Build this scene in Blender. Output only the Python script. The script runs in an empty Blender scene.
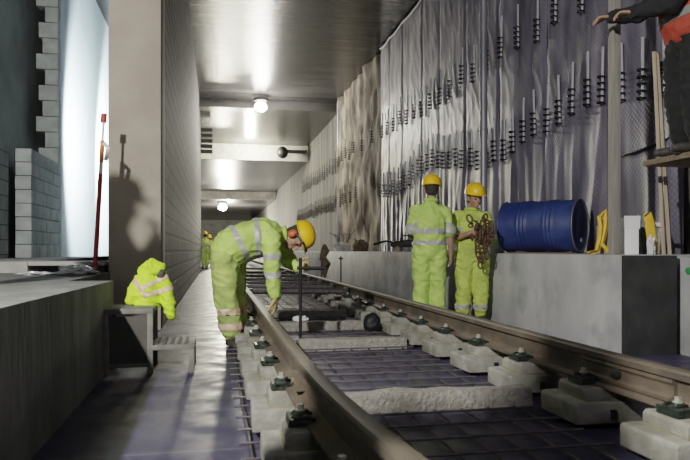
import bpy, bmesh, math, random
from mathutils import Vector, Matrix, noise, Quaternion
PI = math.pi
C = bpy.context.scene.collection
YAW = math.atan(130 / 640.0)
V = Vector
rnd = random.Random(5)

# ------------------------------------------------------------------ materials
def new_mat(name):
    m = bpy.data.materials.new(name); m.use_nodes = True
    nt = m.node_tree
    return m, nt, nt.nodes['Principled BSDF']

def setin(b, key, val):
    if key in b.inputs: b.inputs[key].default_value = val

def mat(name, col, rough=0.6, metal=0.0, col2=None, scale=6.0, stretch=(1, 1, 1), detail=6, bump=0.0, bscale=None,
        spec=0.5, col3=None, scale3=1.5, emit=None, estr=0, contrast=(0.35, 0.65), alpha=1.0, trans=0.0):
    m, nt, b = new_mat(name)
    N, L = nt.nodes, nt.links
    setin(b, 'Base Color', (*col, 1)); setin(b, 'Roughness', rough); setin(b, 'Metallic', metal)
    setin(b, 'Specular IOR Level', spec)
    if trans: setin(b, 'Transmission Weight', trans)
    if emit: setin(b, 'Emission Color', (*emit, 1)); setin(b, 'Emission Strength', estr)
    if col2 or bump:
        geo = N.new('ShaderNodeNewGeometry')
        mp = N.new('ShaderNodeMapping'); mp.inputs['Scale'].default_value = stretch
        L.new(geo.outputs['Position'], mp.inputs['Vector'])
        nz = N.new('ShaderNodeTexNoise'); nz.inputs['Scale'].default_value = scale; nz.inputs['Detail'].default_value = detail
        L.new(mp.outputs[0], nz.inputs['Vector'])
    if col2:
        rp = N.new('ShaderNodeValToRGB')
        rp.color_ramp.elements[0].position = contrast[0]; rp.color_ramp.elements[1].position = contrast[1]
        rp.color_ramp.elements[0].color = (*col, 1); rp.color_ramp.elements[1].color = (*col2, 1)
        L.new(nz.outputs['Fac'], rp.inputs['Fac'])
        out = rp.outputs['Color']
        if col3:
            n3 = N.new('ShaderNodeTexNoise'); n3.inputs['Scale'].default_value = scale3; n3.inputs['Detail'].default_value = 4
            L.new(geo.outputs['Position'], n3.inputs['Vector'])
            r3 = N.new('ShaderNodeValToRGB'); r3.color_ramp.elements[0].position = 0.48; r3.color_ramp.elements[1].position = 0.68
            L.new(n3.outputs['Fac'], r3.inputs['Fac'])
            mx = N.new('ShaderNodeMixRGB'); L.new(r3.outputs['Color'], mx.inputs['Fac'])
            L.new(out, mx.inputs['Color1']); mx.inputs['Color2'].default_value = (*col3, 1)
            out = mx.outputs['Color']
        L.new(out, b.inputs['Base Color'])
    if bump:
        nb = nz
        if bscale:
            nb = N.new('ShaderNodeTexNoise'); nb.inputs['Scale'].default_value = bscale; nb.inputs['Detail'].default_value = 5
            L.new(mp.outputs[0], nb.inputs['Vector'])
        bp = N.new('ShaderNodeBump'); bp.inputs['Strength'].default_value = bump; bp.inputs['Distance'].default_value = 0.03
        L.new(nb.outputs['Fac'], bp.inputs['Height']); L.new(bp.outputs[0], b.inputs['Normal'])
    return m

def brick_mat(name, c1, c2, mortar, bw, bh, axes='YZ', ms=0.008, rough=0.8, rowoff=0.5):
    m, nt, b = new_mat(name); N, L = nt.nodes, nt.links
    geo = N.new('ShaderNodeNewGeometry'); sp = N.new('ShaderNodeSeparateXYZ'); cb = N.new('ShaderNodeCombineXYZ')
    L.new(geo.outputs['Position'], sp.inputs[0])
    L.new(sp.outputs[axes[0]], cb.inputs['X']); L.new(sp.outputs[axes[1]], cb.inputs['Y'])
    br = N.new('ShaderNodeTexBrick'); br.offset = rowoff
    br.inputs['Scale'].default_value = 1; br.inputs['Brick Width'].default_value = bw; br.inputs['Row Height'].default_value = bh
    br.inputs['Mortar Size'].default_value = ms; br.inputs['Mortar Smooth'].default_value = 0.3
    br.inputs['Color1'].default_value = (*c1, 1); br.inputs['Color2'].default_value = (*c2, 1); br.inputs['Mortar'].default_value = (*mortar, 1)
    L.new(cb.outputs[0], br.inputs['Vector'])
    nz = N.new('ShaderNodeTexNoise'); nz.inputs['Scale'].default_value = 3; nz.inputs['Detail'].default_value = 8
    L.new(geo.outputs['Position'], nz.inputs['Vector'])
    mx = N.new('ShaderNodeMixRGB'); mx.blend_type = 'MULTIPLY'; mx.inputs['Fac'].default_value = 0.7
    rp = N.new('ShaderNodeValToRGB'); rp.color_ramp.elements[0].color = (.45, .45, .45, 1); rp.color_ramp.elements[0].position = .3
    rp.color_ramp.elements[1].position = .65
    L.new(nz.outputs['Fac'], rp.inputs['Fac']); L.new(br.outputs['Color'], mx.inputs['Color1']); L.new(rp.outputs['Color'], mx.inputs['Color2'])
    L.new(mx.outputs['Color'], b.inputs['Base Color']); setin(b, 'Roughness', rough)
    bp = N.new('ShaderNodeBump'); bp.inputs['Strength'].default_value = 0.6; bp.inputs['Distance'].default_value = 0.02; bp.invert = True
    L.new(br.outputs['Fac'], bp.inputs['Height']); L.new(bp.outputs[0], b.inputs['Normal'])
    return m

M = {}
M['conc'] = mat('grey_concrete', (.30, .29, .27), .8, 0, (.42, .41, .39), 4, detail=9, bump=.25, bscale=30, col3=(.24, .235, .22))
M['plinth'] = mat('smooth_cast_concrete', (.33, .33, .33), .65, 0, (.47, .465, .46), 2.5, stretch=(1, 1, .5), detail=9, bump=.12, bscale=14, col3=(.26, .26, .26), scale3=2.6)
M['pillar'] = mat('warm_concrete', (.34, .29, .235), .8, 0, (.43, .375, .31), 1.6, detail=8, bump=.1, bscale=20)
M['platf'] = mat('platform_concrete', (.13, .13, .12), .8, 0, (.21, .21, .195), 5, detail=9, bump=.3, bscale=25)
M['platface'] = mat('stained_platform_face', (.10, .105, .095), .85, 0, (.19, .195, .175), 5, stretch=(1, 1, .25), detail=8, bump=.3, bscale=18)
M['block'] = mat('sleeper_concrete', (.20, .19, .165), .85, 0, (.32, .308, .27), 9, detail=8, bump=.2, bscale=50, col3=(.16, .148, .11), scale3=5)
M['beam'] = mat('rough_tie_concrete', (.20, .185, .16), .9, 0, (.31, .29, .25), 22, detail=8, bump=.6, bscale=45)
M['pad'] = mat('yellowed_seating_pad', (.16, .145, .075), .7, 0, (.22, .20, .12), 12)
M['rust'] = mat('rusted_rail_steel', (.085, .064, .044), .7, .15, (.15, .118, .085), 9, stretch=(1, .35, 1), detail=8, bump=.12, bscale=60, col3=(.075, .062, .05), scale3=5)
M['railtop'] = mat('rolled_rail_steel', (.085, .068, .048), .6, .2, (.14, .115, .085), 12, stretch=(1, .2, 1))
M['clip'] = mat('dark_green_clip_steel', (.025, .035, .03), .45, .6, (.06, .075, .06), 40)
M['bolt'] = mat('pale_bolt', (.40, .40, .34), .5, .4)
M['rebar'] = mat('dark_rebar', (.05, .044, .05), .5, .3, (.11, .095, .095), 20)
M['rebarl'] = mat('light_starter_bar', (.42, .42, .45), .5, .3)
M['hook'] = mat('black_hook_steel', (.012, .012, .014), .6, .3)
M['blue'] = mat('blue_drum_paint', (.011, .024, .105), .5, 0, (.028, .05, .17), 5, detail=8, bump=.05, col3=(.01, .02, .12), scale3=3)
M['lid'] = mat('dark_drum_lid', (.02, .025, .05), .5, .3, (.045, .05, .085), 8)
M['rim'] = mat('worn_drum_rim', (.16, .18, .22), .5, .6)
M['post'] = mat('grey_timber_post', (.19, .175, .15), .75, 0, (.27, .25, .22), 6, stretch=(8, 8, .5), bump=.1)
M['batten'] = mat('pale_timber_batten', (.28, .23, .16), .75, 0, (.38, .31, .22), 6, stretch=(8, 8, .5))
M['darkwood'] = mat('dark_scaffold_timber', (.11, .08, .05), .8, 0, (.18, .13, .085), 6, stretch=(.6, 6, 6))
M['black'] = mat('black_plastic', (.012, .012, .013), .5)
M['darkgear'] = mat('dark_tool_metal', (.03, .03, .032), .45, .4, (.07, .065, .06), 25)
M['galv'] = mat('galvanised_pipe', (.20, .20, .23), .45, .5, (.28, .28, .31), 6, stretch=(1, 1, .3))
M['steel'] = mat('grey_step_steel', (.13, .122, .108), .7, .1, (.19, .18, .16), 14)  # grey steel, darkened to stand for shadow on the step
M['stepdark'] = mat('dark_step_panel', (.045, .042, .036), .8, 0, (.075, .07, .06), 7)
M['white'] = mat('white_card', (.72, .72, .72), .7, 0, (.80, .80, .80), 3)
M['card'] = mat('brown_cardboard', (.28, .21, .13), .85, 0, (.34, .26, .17), 8)
M['yellow'] = mat('yellow_strap', (.62, .36, .02), .6, 0, (.75, .47, .05), 12)
M['plastic'] = mat('crumpled_clear_plastic', (.42, .42, .44), .18, 0, (.75, .75, .76), 14, spec=.8)
M['rag'] = mat('brown_cloth', (.10, .075, .045), .9, 0, (.17, .125, .075), 14, bump=.3)
M['hv'] = mat('hi_vis_yellow_fabric', (.40, .57, .12), .8, 0, (.50, .68, .16), 9, bump=.25, bscale=22, col3=(.34, .48, .10), scale3=5)
M['hvd'] = mat('soiled_hi_vis_trousers', (.34, .43, .11), .85, 0, (.45, .55, .15), 8, bump=.3, bscale=20, col3=(.19, .26, .08), scale3=5.5)
M['hvy'] = mat('lime_hi_vis_fabric', (.42, .52, .09), .8, 0, (.50, .60, .12), 9, bump=.25, bscale=22, col3=(.34, .40, .08), scale3=5)
M['hvb'] = mat('bright_lime_jacket', (.46, .72, .03), .75, 0, (.60, .85, .05), 12, bump=.3, bscale=25)
M['refl'] = mat('grey_reflective_tape', (.36, .36, .34), .45, .1, (.44, .43, .41), 30)
M['reflo'] = mat('peach_reflective_tape', (.62, .42, .28), .5, .05, (.70, .50, .36), 30)
M['helmet'] = mat('yellow_helmet_plastic', (.78, .44, .01), .35, 0, (.84, .50, .02), 6)
M['skin'] = mat('weathered_skin', (.30, .165, .105), .6, 0, (.36, .20, .13), 20)
M['hair'] = mat('dark_hair', (.018, .014, .011), .8, 0, (.035, .027, .02), 60)
M['boot'] = mat('dark_work_boot', (.022, .02, .018), .7, 0, (.05, .043, .035), 20)
M['glove'] = mat('tan_work_glove', (.42, .30, .10), .85, 0, (.52, .39, .16), 20)
M['muff'] = mat('orange_ear_cup', (.50, .09, .03), .5)
M['eye'] = mat('dark_eye', (.02, .016, .014), .25)
M['orange'] = mat('orange_vest_fabric', (.26, .032, .016), .85, 0, (.33, .045, .02), 9, bump=.2, bscale=20)
M['greyt'] = mat('dull_grey_tape', (.14, .14, .12), .7)
M['dkcloth'] = mat('black_work_clothes', (.005, .005, .0055), .95, 0, (.010, .010, .011), 12)  # black clothes, deepened to stand for missing key light
M['red'] = mat('red_pole_paint', (.30, .022, .014), .5, 0, (.38, .035, .02), 9)
M['orng'] = mat('orange_pole_paint', (.70, .17, .03), .5)
M['whitep'] = mat('white_pole_paint', (.7, .68, .62), .5)
M['chain'] = mat('rusty_chain_steel', (.075, .045, .028), .7, .4, (.14, .085, .05), 30)
M['panel'] = mat('white_painted_wall', (.66, .74, .77), .7, 0, (.74, .81, .83), .9, bump=.03)
M['darkwall'] = mat('dark_bare_wall', (.16, .18, .175), .85, 0, (.27, .295, .285), 1.2, detail=8, bump=.2, bscale=12)
M['rough'] = mat('streaked_rough_concrete', (.085, .07, .05), .9, 0, (.34, .305, .235), 2.4, stretch=(1, 1, .35), detail=11, bump=1.0, bscale=4, col3=(.07, .052, .035), scale3=.9, contrast=(.38, .62))
M['farwall'] = mat('far_streaked_wall', (.032, .029, .027), .85, 0, (.105, .097, .09), 2.2, stretch=(1, 1, .15), detail=8, bump=.3, bscale=6)
M['shadedark'] = mat('dark_slats_and_shade', (.014, .015, .015), .85, 0, (.028, .030, .029), 5, detail=8)  # dark slats; also shade painted on the near right wall and plinth end
M['cord'] = mat('pale_sheet_hem', (.75, .75, .75), .5)
M['green'] = mat('green_spray_mark', (.03, .22, .06), .7)
M['lampglow'] = mat('lamp_glow', (1, 1, 1), .5, emit=(1, .95, .82), estr=60)
M['lampglow2'] = mat('far_lamp_glow', (1, 1, 1), .5, emit=(1, .95, .75), estr=30)
M['floodglow'] = mat('flood_glow', (1, 1, 1), .5, emit=(.9, .97, 1), estr=8)
M['blockcol'] = mat('grey_building_block', (.34, .37, .355), .85, 0, (.46, .50, .475), 6, detail=8, bump=.3, bscale=30)
M['vest'] = mat('far_vest', (.50, .45, .04), .8)
M['blockwall'] = brick_mat('left_block_wall', (.12, .11, .112), (.165, .152, .155), (.012, .011, .012), 1.1, .21, 'YZ', .026)
M['stack'] = brick_mat('pale_block_stack', (.42, .46, .44), (.52, .56, .535), (.18, .20, .19), .42, .20, 'YZ', .009)

# floor : purple-blue sheeting with cross seams on the walkway
def floor_mat():
    m, nt, b = new_mat('purple_floor_sheeting'); N, L = nt.nodes, nt.links
    geo = N.new('ShaderNodeNewGeometry'); sp = N.new('ShaderNodeSeparateXYZ'); L.new(geo.outputs['Position'], sp.inputs[0])
    nz = N.new('ShaderNodeTexNoise'); nz.inputs['Scale'].default_value = 2.2; nz.inputs['Detail'].default_value = 9
    L.new(geo.outputs['Position'], nz.inputs['Vector'])
    rp = N.new('ShaderNodeValToRGB'); e = rp.color_ramp.elements
    e[0].position = .36; e[0].color = (.030, .027, .055, 1); e[1].position = .66; e[1].color = (.066, .061, .108, 1)
    L.new(nz.outputs['Fac'], rp.inputs['Fac'])
    def math_(op, a, v=None):
        n = N.new('ShaderNodeMath'); n.operation = op
        if hasattr(a, 'links') or hasattr(a, 'node'): L.new(a, n.inputs[0])
        else: n.inputs[0].default_value = a
        if v is not None:
            if hasattr(v, 'node'): L.new(v, n.inputs[1])
            else: n.inputs[1].default_value = v
        return n.outputs[0]
    t = math_('DIVIDE', sp.outputs['Y'], .70); f = math_('FRACT', t); seam = math_('LESS_THAN', f, .028)
    left = math_('LESS_THAN', sp.outputs['X'], .17)
    s2 = math_('MULTIPLY', seam, left)
    mx = N.new('ShaderNodeMixRGB'); L.new(s2, mx.inputs['Fac']); L.new(rp.outputs['Color'], mx.inputs['Color1'])
    mx.inputs['Color2'].default_value = (.17, .16, .17, 1)
    # grey the walkway a little
    mg = N.new('ShaderNodeMixRGB'); lm = math_('MULTIPLY', left, .55); L.new(lm, mg.inputs['Fac'])
    L.new(mx.outputs['Color'], mg.inputs['Color1']); mg.inputs['Color2'].default_value = (.030, .029, .060, 1)
    L.new(mg.outputs['Color'], b.inputs['Base Color'])
    n2 = N.new('ShaderNodeTexNoise'); n2.inputs['Scale'].default_value = 5; n2.inputs['Detail'].default_value = 6
    L.new(geo.outputs['Position'], n2.inputs['Vector'])
    mr = N.new('ShaderNodeMapRange'); mr.inputs['To Min'].default_value = .30; mr.inputs['To Max'].default_value = .58
    mr.inputs['From Min'].default_value = .35; mr.inputs['From Max'].default_value = .65
    L.new(n2.outputs['Fac'], mr.inputs['Value']); L.new(mr.outputs[0], b.inputs['Roughness'])
    setin(b, 'Specular IOR Level', .3)
    bp = N.new('ShaderNodeBump'); bp.inputs['Strength'].default_value = .10; bp.inputs['Distance'].default_value = .02
    L.new(n2.outputs['Fac'], bp.inputs['Height']); L.new(bp.outputs[0], b.inputs['Normal'])
    return m
M['floor'] = floor_mat()

def ceil_mat():
    m, nt, b = new_mat('wet_board_marked_ceiling'); N, L = nt.nodes, nt.links
    geo = N.new('ShaderNodeNewGeometry')
    mp = N.new('ShaderNodeMapping'); mp.inputs['Scale'].default_value = (.30, 6, 1); L.new(geo.outputs['Position'], mp.inputs['Vector'])
    nz = N.new('ShaderNodeTexNoise'); nz.inputs['Scale'].default_value = 1.6; nz.inputs['Detail'].default_value = 9
    L.new(mp.outputs[0], nz.inputs['Vector'])
    rp = N.new('ShaderNodeValToRGB'); e = rp.color_ramp.elements
    e[0].position = .36; e[0].color = (.014, .0135, .013, 1); e[1].position = .64; e[1].color = (.055, .052, .050, 1)
    L.new(nz.outputs['Fac'], rp.inputs['Fac']); L.new(rp.outputs['Color'], b.inputs['Base Color'])
    setin(b, 'Roughness', .27)
    n2 = N.new('ShaderNodeTexNoise'); n2.inputs['Scale'].default_value = 2.2; n2.inputs['Detail'].default_value = 12; n2.inputs['Roughness'].default_value = .68
    L.new(mp.outputs[0], n2.inputs['Vector'])
    bp = N.new('ShaderNodeBump'); bp.inputs['Strength'].default_value = .55; bp.inputs['Distance'].default_value = .03
    L.new(n2.outputs['Fac'], bp.inputs['Height']); L.new(bp.outputs[0], b.inputs['Normal'])
    return m
M['ceil'] = ceil_mat()

def membrane_mat():
    m, nt, b = new_mat('dimpled_grey_membrane'); N, L = nt.nodes, nt.links
    geo = N.new('ShaderNodeNewGeometry'); sp = N.new('ShaderNodeSeparateXYZ'); L.new(geo.outputs['Position'], sp.inputs[0])
    mp = N.new('ShaderNodeMapping'); mp.inputs['Rotation'].default_value = (PI / 4, 0, 0); L.new(geo.outputs['Position'], mp.inputs['Vector'])
    ck = N.new('ShaderNodeTexVoronoi'); ck.inputs['Scale'].default_value = 22; ck.inputs['Randomness'].default_value = 0.0
    L.new(mp.outputs[0], ck.inputs['Vector'])
    nz = N.new('ShaderNodeTexNoise'); nz.inputs['Scale'].default_value = 1.6; nz.inputs['Detail'].default_value = 8
    m2 = N.new('ShaderNodeMapping'); m2.inputs['Scale'].default_value = (1, 2.5, .5); L.new(geo.outputs['Position'], m2.inputs['Vector']); L.new(m2.outputs[0], nz.inputs['Vector'])
    rp = N.new('ShaderNodeValToRGB'); e = rp.color_ramp.elements
    e[0].position = .36; e[0].color = (.095, .088, .125, 1); e[1].position = .64; e[1].color = (.235, .222, .285, 1)
    L.new(nz.outputs['Fac'], rp.inputs['Fac'])
    mx = N.new('ShaderNodeMixRGB'); mx.blend_type = 'MULTIPLY'; mx.inputs['Fac'].default_value = .5
    r2 = N.new('ShaderNodeValToRGB'); r2.color_ramp.elements[0].position = .15; r2.color_ramp.elements[1].position = .55
    r2.color_ramp.elements[0].color = (1, 1, 1, 1); r2.color_ramp.elements[1].color = (.35, .35, .38, 1)
    L.new(ck.outputs['Distance'], r2.inputs['Fac']); L.new(rp.outputs['Color'], mx.inputs['Color1']); L.new(r2.outputs['Color'], mx.inputs['Color2'])
    L.new(mx.outputs['Color'], b.inputs['Base Color']); setin(b, 'Roughness', .46); setin(b, 'Specular IOR Level', .4)
    bp = N.new('ShaderNodeBump'); bp.inputs['Strength'].default_value = .35; bp.inputs['Distance'].default_value = .01; bp.invert = True
    L.new(ck.outputs['Distance'], bp.inputs['Height']); L.new(bp.outputs[0], b.inputs['Normal'])
    return m
M['memb'] = membrane_mat()

# ------------------------------------------------------------------ mesh helpers
class MB:
    def __init__(s): s.bm = bmesh.new()
    def box(s, c, size, rot=None):
        r = bmesh.ops.create_cube(s.bm, size=1)['verts']
        T = Matrix.Translation(V(c)) @ (rot.to_4x4() if rot is not None else Matrix.Identity(4)) @ Matrix.Diagonal((*size, 1))
        bmesh.ops.transform(s.bm, matrix=T, verts=r); return s
    def bb(s, x0, x1, y0, y1, z0, z1): return s.box(((x0 + x1) / 2, (y0 + y1) / 2, (z0 + z1) / 2), (x1 - x0, y1 - y0, z1 - z0))
    def cyl(s, p0, p1, r0, r1=None, seg=12):
        return s.loft([V(p0), V(p1)], [r0, r0 if r1 is None else r1], seg=seg, cap='flat')
    def loft(s, pts, rad, side=None, seg=14, cap='round', closed=False):
        """tube through pts; rad entries are r or (rx, ry); side fixes the rx direction"""
        pts = [V(p) for p in pts]; n = len(pts)
        rad = [(r, r) if not isinstance(r, (tuple, list)) else r for r in rad]
        if cap == 'round':
            t0 = (pts[0] - pts[1]).normalized(); t1 = (pts[-1] - pts[-2]).normalized()
            A, B = [], []
            for k in (1, 2, 3):
                a = k * PI / 6 * .93
                m0 = min(rad[0]); m1 = min(rad[-1])
                A.insert(0, (pts[0] + t0 * m0 * math.sin(a), (rad[0][0] * math.cos(a), rad[0][1] * math.cos(a))))
                B.append((pts[-1] + t1 * m1 * math.sin(a), (rad[-1][0] * math.cos(a), rad[-1][1] * math.cos(a))))
            pts = [a[0] for a in A] + pts + [b[0] for b in B]; rad = [a[1] for a in A] + rad + [b[1] for b in B]; n = len(pts)
        rings = []; prev = None
        for i in range(n):
            if closed: t = (pts[(i + 1) % n] - pts[i - 1])
            else: t = pts[min(i + 1, n - 1)] - pts[max(i - 1, 0)]
            t.normalize()
            sd = V(side) if side is not None else (prev if prev is not None else (V((1, 0, 0)) if abs(t.x) < .8 else V((0, 1, 0))))
            sd = sd - t * sd.dot(t)
            if sd.length < 1e-4: sd = V((0, 1, 0)) - t * t.y
            sd.normalize(); prev = sd
            fr = t.cross(sd)
            rings.append([s.bm.verts.new(pts[i] + sd * rad[i][0] * math.cos(2 * PI * k / seg) + fr * rad[i][1] * math.sin(2 * PI * k / seg)) for k in range(seg)])
        for i in range(n if closed else n - 1):
            a, b = rings[i], rings[(i + 1) % n]
            for k in range(seg): s.bm.faces.new((a[k], a[(k + 1) % seg], b[(k + 1) % seg], b[k]))
        if not closed:
            s.bm.faces.new(rings[0][::-1]); s.bm.faces.new(rings[-1])
        return s
    def ell(s, c, r, rot=None, u=16, v=10):
        vs = bmesh.ops.create_uvsphere(s.bm, u_segments=u, v_segments=v, radius=1)['verts']
        T = Matrix.Translation(V(c)) @ (rot.to_4x4() if rot is not None else Matrix.Identity(4)) @ Matrix.Diagonal((*r, 1))
        bmesh.ops.transform(s.bm, matrix=T, verts=vs); return s
    def prism(s, poly, axis, a, b):
        """poly: 2D outline; axis 'x','y','z' = extrusion axis from a to b"""
        def P(p, h):
            return {'x': (h, p[0], p[1]), 'y': (p[0], h, p[1]), 'z': (p[0], p[1], h)}[axis]
        A = [s.bm.verts.new(P(p, a)) for p in poly]; B = [s.bm.verts.new(P(p, b)) for p in poly]
        n = len(poly)
        for k in range(n): s.bm.faces.new((A[k], A[(k + 1) % n], B[(k + 1) % n], B[k]))
        s.bm.faces.new(A[::-1]); s.bm.faces.new(B); return s
    def lathe(s, prof, T=None, seg=28):
        rings = []
        new = []
        for r, z in prof:
            ring = [s.bm.verts.new((r * math.cos(2 * PI * k / seg), r * math.sin(2 * PI * k / seg), z)) for k in range(seg)]
            rings.append(ring); new += ring
        for a, b in zip(rings, rings[1:]):
            for k in range(seg): s.bm.faces.new((a[k], a[(k + 1) % seg], b[(k + 1) % seg], b[k]))
        s.bm.faces.new(rings[0][::-1]); s.bm.faces.new(rings[-1])
        if T is not None: bmesh.ops.transform(s.bm, matrix=T, verts=new)
        return s
    def mesh(s, name, mats, smooth=True, bevel=0, bseg=2):
        bm = s.bm
        bmesh.ops.recalc_face_normals(bm, faces=bm.faces)
        if bevel:
            ed = [e for e in bm.edges if len(e.link_faces) == 2 and e.calc_face_angle(0) > .5]
            bmesh.ops.bevel(bm, geom=ed, offset=bevel, segments=bseg, affect='EDGES', profile=.6)
        me = bpy.data.meshes.new(name); bm.to_mesh(me); bm.free()
        for x in (mats if isinstance(mats, (list, tuple)) else [mats]): me.materials.append(x)
        if smooth:
            me.polygons.foreach_set('use_smooth', [True] * len(me.polygons))
            try: me.set_sharp_from_angle(angle=.6)
            except Exception: pass
        return me
    def build(s, name, mats, parent=None, loc=None, rot=None, **k):
        return link(name, s.mesh(name, mats, **k), parent, loc, rot)

def link(name, me, parent=None, loc=None, rot=None):
    o = bpy.data.objects.new(name, me); C.objects.link(o)
    if parent is not None: o.parent = parent
    if loc is not None: o.location = loc
    if rot is not None: o.rotation_euler = rot
    return o
def tag(o, label, cat, group=None, kind=None):
    o['label'] = label; o['category'] = cat
    if group: o['group'] = group
    if kind: o['kind'] = kind
    return o
def thing(name, label, cat, loc=(0, 0, 0), rotz=0, group=None):
    o = link(name, None, None, loc, (0, 0, rotz)); return tag(o, label, cat, group)
def struct(o, label, cat): return tag(o, label, cat, None, 'structure')
def dup(root, loc=None, rot=None, label=None, group=None):
    r = root.copy(); C.objects.link(r)
    if loc is not None: r.location = loc
    if rot is not None: r.rotation_euler = rot
    if label: r['label'] = label
    if group: r['group'] = group
    for ch in list(root.children):
        c = ch.copy(); C.objects.link(c); c.parent = r
        for g in list(ch.children):
            d = g.copy(); C.objects.link(d); d.parent = c
    return r
def rail_x(x0, y):            # the track bends a little to the right near the camera
    return x0 + .036 * max(0, 2.9 - y) ** 2
ORD = ['nearest', 'second nearest', 'third nearest', 'fourth nearest', 'fifth nearest', 'sixth nearest', 'seventh nearest', 'eighth nearest', 'ninth nearest', 'tenth nearest']

# ------------------------------------------------------------------ the setting
CZ = 6.45
struct(MB().bb(-6, 7, -4, 86, -.3, 0).build('floor', M['floor'], smooth=False), 'purple blue sheeted tunnel floor under the track', 'floor')
struct(MB().bb(-6, 7, -4, 24, CZ, CZ + .4).build('ceiling', M['ceil'], smooth=False), 'wet board-marked concrete ceiling over the near bay', 'ceiling')
struct(MB().bb(-6, 7, 24, 32.3, 6.12, 6.85).build('ceiling_middle', M['ceil'], smooth=False), 'slightly lower ceiling strip past the bright lamp', 'ceiling')
struct(MB().bb(-6, 7, 32.3, 50, 5.35, 6.85).build('ceiling_far', M['ceil'], smooth=False), 'lower dark ceiling slab beyond the bright beam face', 'ceiling')
struct(MB().bb(-6, 7, 50, 86, 4.75, 6.85).build('ceiling_end', M['ceil'], smooth=False), 'lowest far ceiling near the last lamp', 'ceiling')
struct(MB().bb(-1.0, -.57, 7.7, 27, 0, CZ).build('wall_left', M['blockwall'], smooth=False), 'grey block wall running along the left of the walkway', 'wall')
struct(MB().bb(-1.105, -.568, 7.12, 7.7, 0, CZ).build('pillar', M['pillar'], bevel=.012), 'square warm grey concrete pillar at the end of the block wall', 'pillar')
struct(MB().bb(-6, -2.6, 27, 86, 0, CZ).build('wall_left_far', M['farwall'], smooth=False), 'far left side wall past the block wall', 'wall')
struct(MB().bb(-6, 7, 49.9, 49.99, 4.74, 5.36).build('trim_2', M['conc'], smooth=False), 'second, farther concrete beam face across the tunnel', 'beam')
struct(MB().bb(-6, 7, 85, 86, 0, CZ).build('wall_back', M['conc'], smooth=False), 'far end of the tunnel', 'wall')
struct(MB().bb(-6, 7, -4.3, -4, 0, CZ).build('wall_front', M['darkwall'], smooth=False), 'wall behind the camera', 'wall')
struct(MB().bb(-3, 4.62, 32.18, 32.31, 5.34, 6.13).build('trim_1', M['conc'], smooth=False), 'brightly lit concrete beam face across the tunnel', 'beam')
# right side
struct(MB().bb(4.62, 6.5, -4, 5.4, 0, CZ).build('wall_right_near', M['shadedark'], smooth=False), 'wall at the right edge behind the scaffold, shade painted in as black', 'wall')  # near-black colour stands for shade, the key light reaches this wall
struct(MB().bb(4.62, 6.5, 5.4, 85, 0, CZ).build('wall_right', M['farwall'], smooth=False), 'dark stained concrete wall along the right of the tunnel', 'wall')
def rough_wall():
    mb = MB(); bm = mb.bm; ny, nz = 60, 70; g = []
    for j in range(nz + 1):
        row = []
        for i in range(ny + 1):
            y = 17.0 + 6.1 * i / ny; z = .8 + (CZ - .8) * j / nz
            x = 4.52 + .20 * (noise.noise(V((y * 1.4, z * .45, 3))) + .5 * noise.noise(V((y * 4, z * 1.6, 8))))
            row.append(bm.verts.new((x, y, z)))
        g.append(row)
    for j in range(nz):
        for i in range(ny): bm.faces.new((g[j][i], g[j][i + 1], g[j + 1][i + 1], g[j + 1][i]))
    return mb
struct(rough_wall().build('wall_right_rough', M['rough']), 'rough brown streaked concrete wall past the sheeting', 'wall')
struct(MB().bb(3.25, 4.7, 4.68, 18.7, 0, .82).build('plinth', M['plinth'], bevel=.012), 'long smooth concrete plinth along the right wall', 'plinth')
struct(MB().bb(3.3, 4.7, 18.7, 60, 0, .80).build('plinth_far', M['plinth'], bevel=.01), 'far length of concrete plinth along the right wall', 'plinth')
struct(MB().bb(3.74, 4.7, 3.2, 4.60, 0, .80).build('plinth_near', M['plinth'], bevel=.01), 'pale concrete plinth at the right edge of the photo', 'plinth')
tag(MB().bb(3.255, 3.73, 4.62, 4.675, .0, .815).build('end_shade_panel', M['shadedark'], bevel=.004), 'dark panel painted as shade over the near end of the plinth', 'board')  # added dark panel standing in for shadow on the plinth end
tag(MB().ell((3.738, 4.50, .69), (.006, .04, .03)).build('spray_mark', M['green']), 'small green paint mark on the concrete at the right edge', 'paint mark')
# left side: platform, kerb, rear walls
def platform():
    mb = MB(); xs = (-3.4, -.74)
    for (x0, x1, y0, y1, z0, z1) in ((-3.4, -.74, -3.9, 5.02, .715, .632), (-3.4, -1.06, 5.02, 6.95, .632, .63)):
        vs = [mb.bm.verts.new(p) for p in ((x0, y0, 0), (x1, y0, 0), (x1, y1, 0), (x0, y1, 0), (x0, y0, z0), (x1, y0, z0), (x1, y1, z1), (x0, y1, z1))]
        for f in ((0, 1, 2, 3), (4, 5, 6, 7), (0, 1, 5, 4), (1, 2, 6, 5), (2, 3, 7, 6), (3, 0, 4, 7)): mb.bm.faces.new([vs[k] for k in f])
    me = mb.mesh('platform', [M['platf'], M['platface']], smooth=False)
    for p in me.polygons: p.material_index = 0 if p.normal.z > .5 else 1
    return link('platform', me)
struct(platform(), 'low concrete platform along the left edge with dark stained face', 'platform')
kb = MB().bb(-3.4, -1.85, 6.95, 12, 0, .745).bb(-1.85, -1.2, 7.5, 12, 0, .745).bb(-1.85, -1.12, 6.95, 20, .70, .745)
struct(kb.build('kerb', M['conc'], bevel=.01), 'raised concrete kerb behind the left platform with a dark slot', 'kerb')
struct(MB().bb(-2.85, -2.62, 11.8, 20, .72, CZ).build('wall_left_panel', M['panel'], smooth=False), 'bright white painted wall behind the pillar', 'wall')
struct(MB().bb(-3.6, -3.05, -4, 20, 0, CZ).build('wall_left_rear', M['darkwall'], smooth=False), 'dark bare wall at the far left', 'wall')
struct(MB().bb(-3.4, -1.0, 20, 20.4, 0, CZ).build('wall_left_return', M['darkwall'], smooth=False), 'return wall behind the pillar', 'wall')

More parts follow.
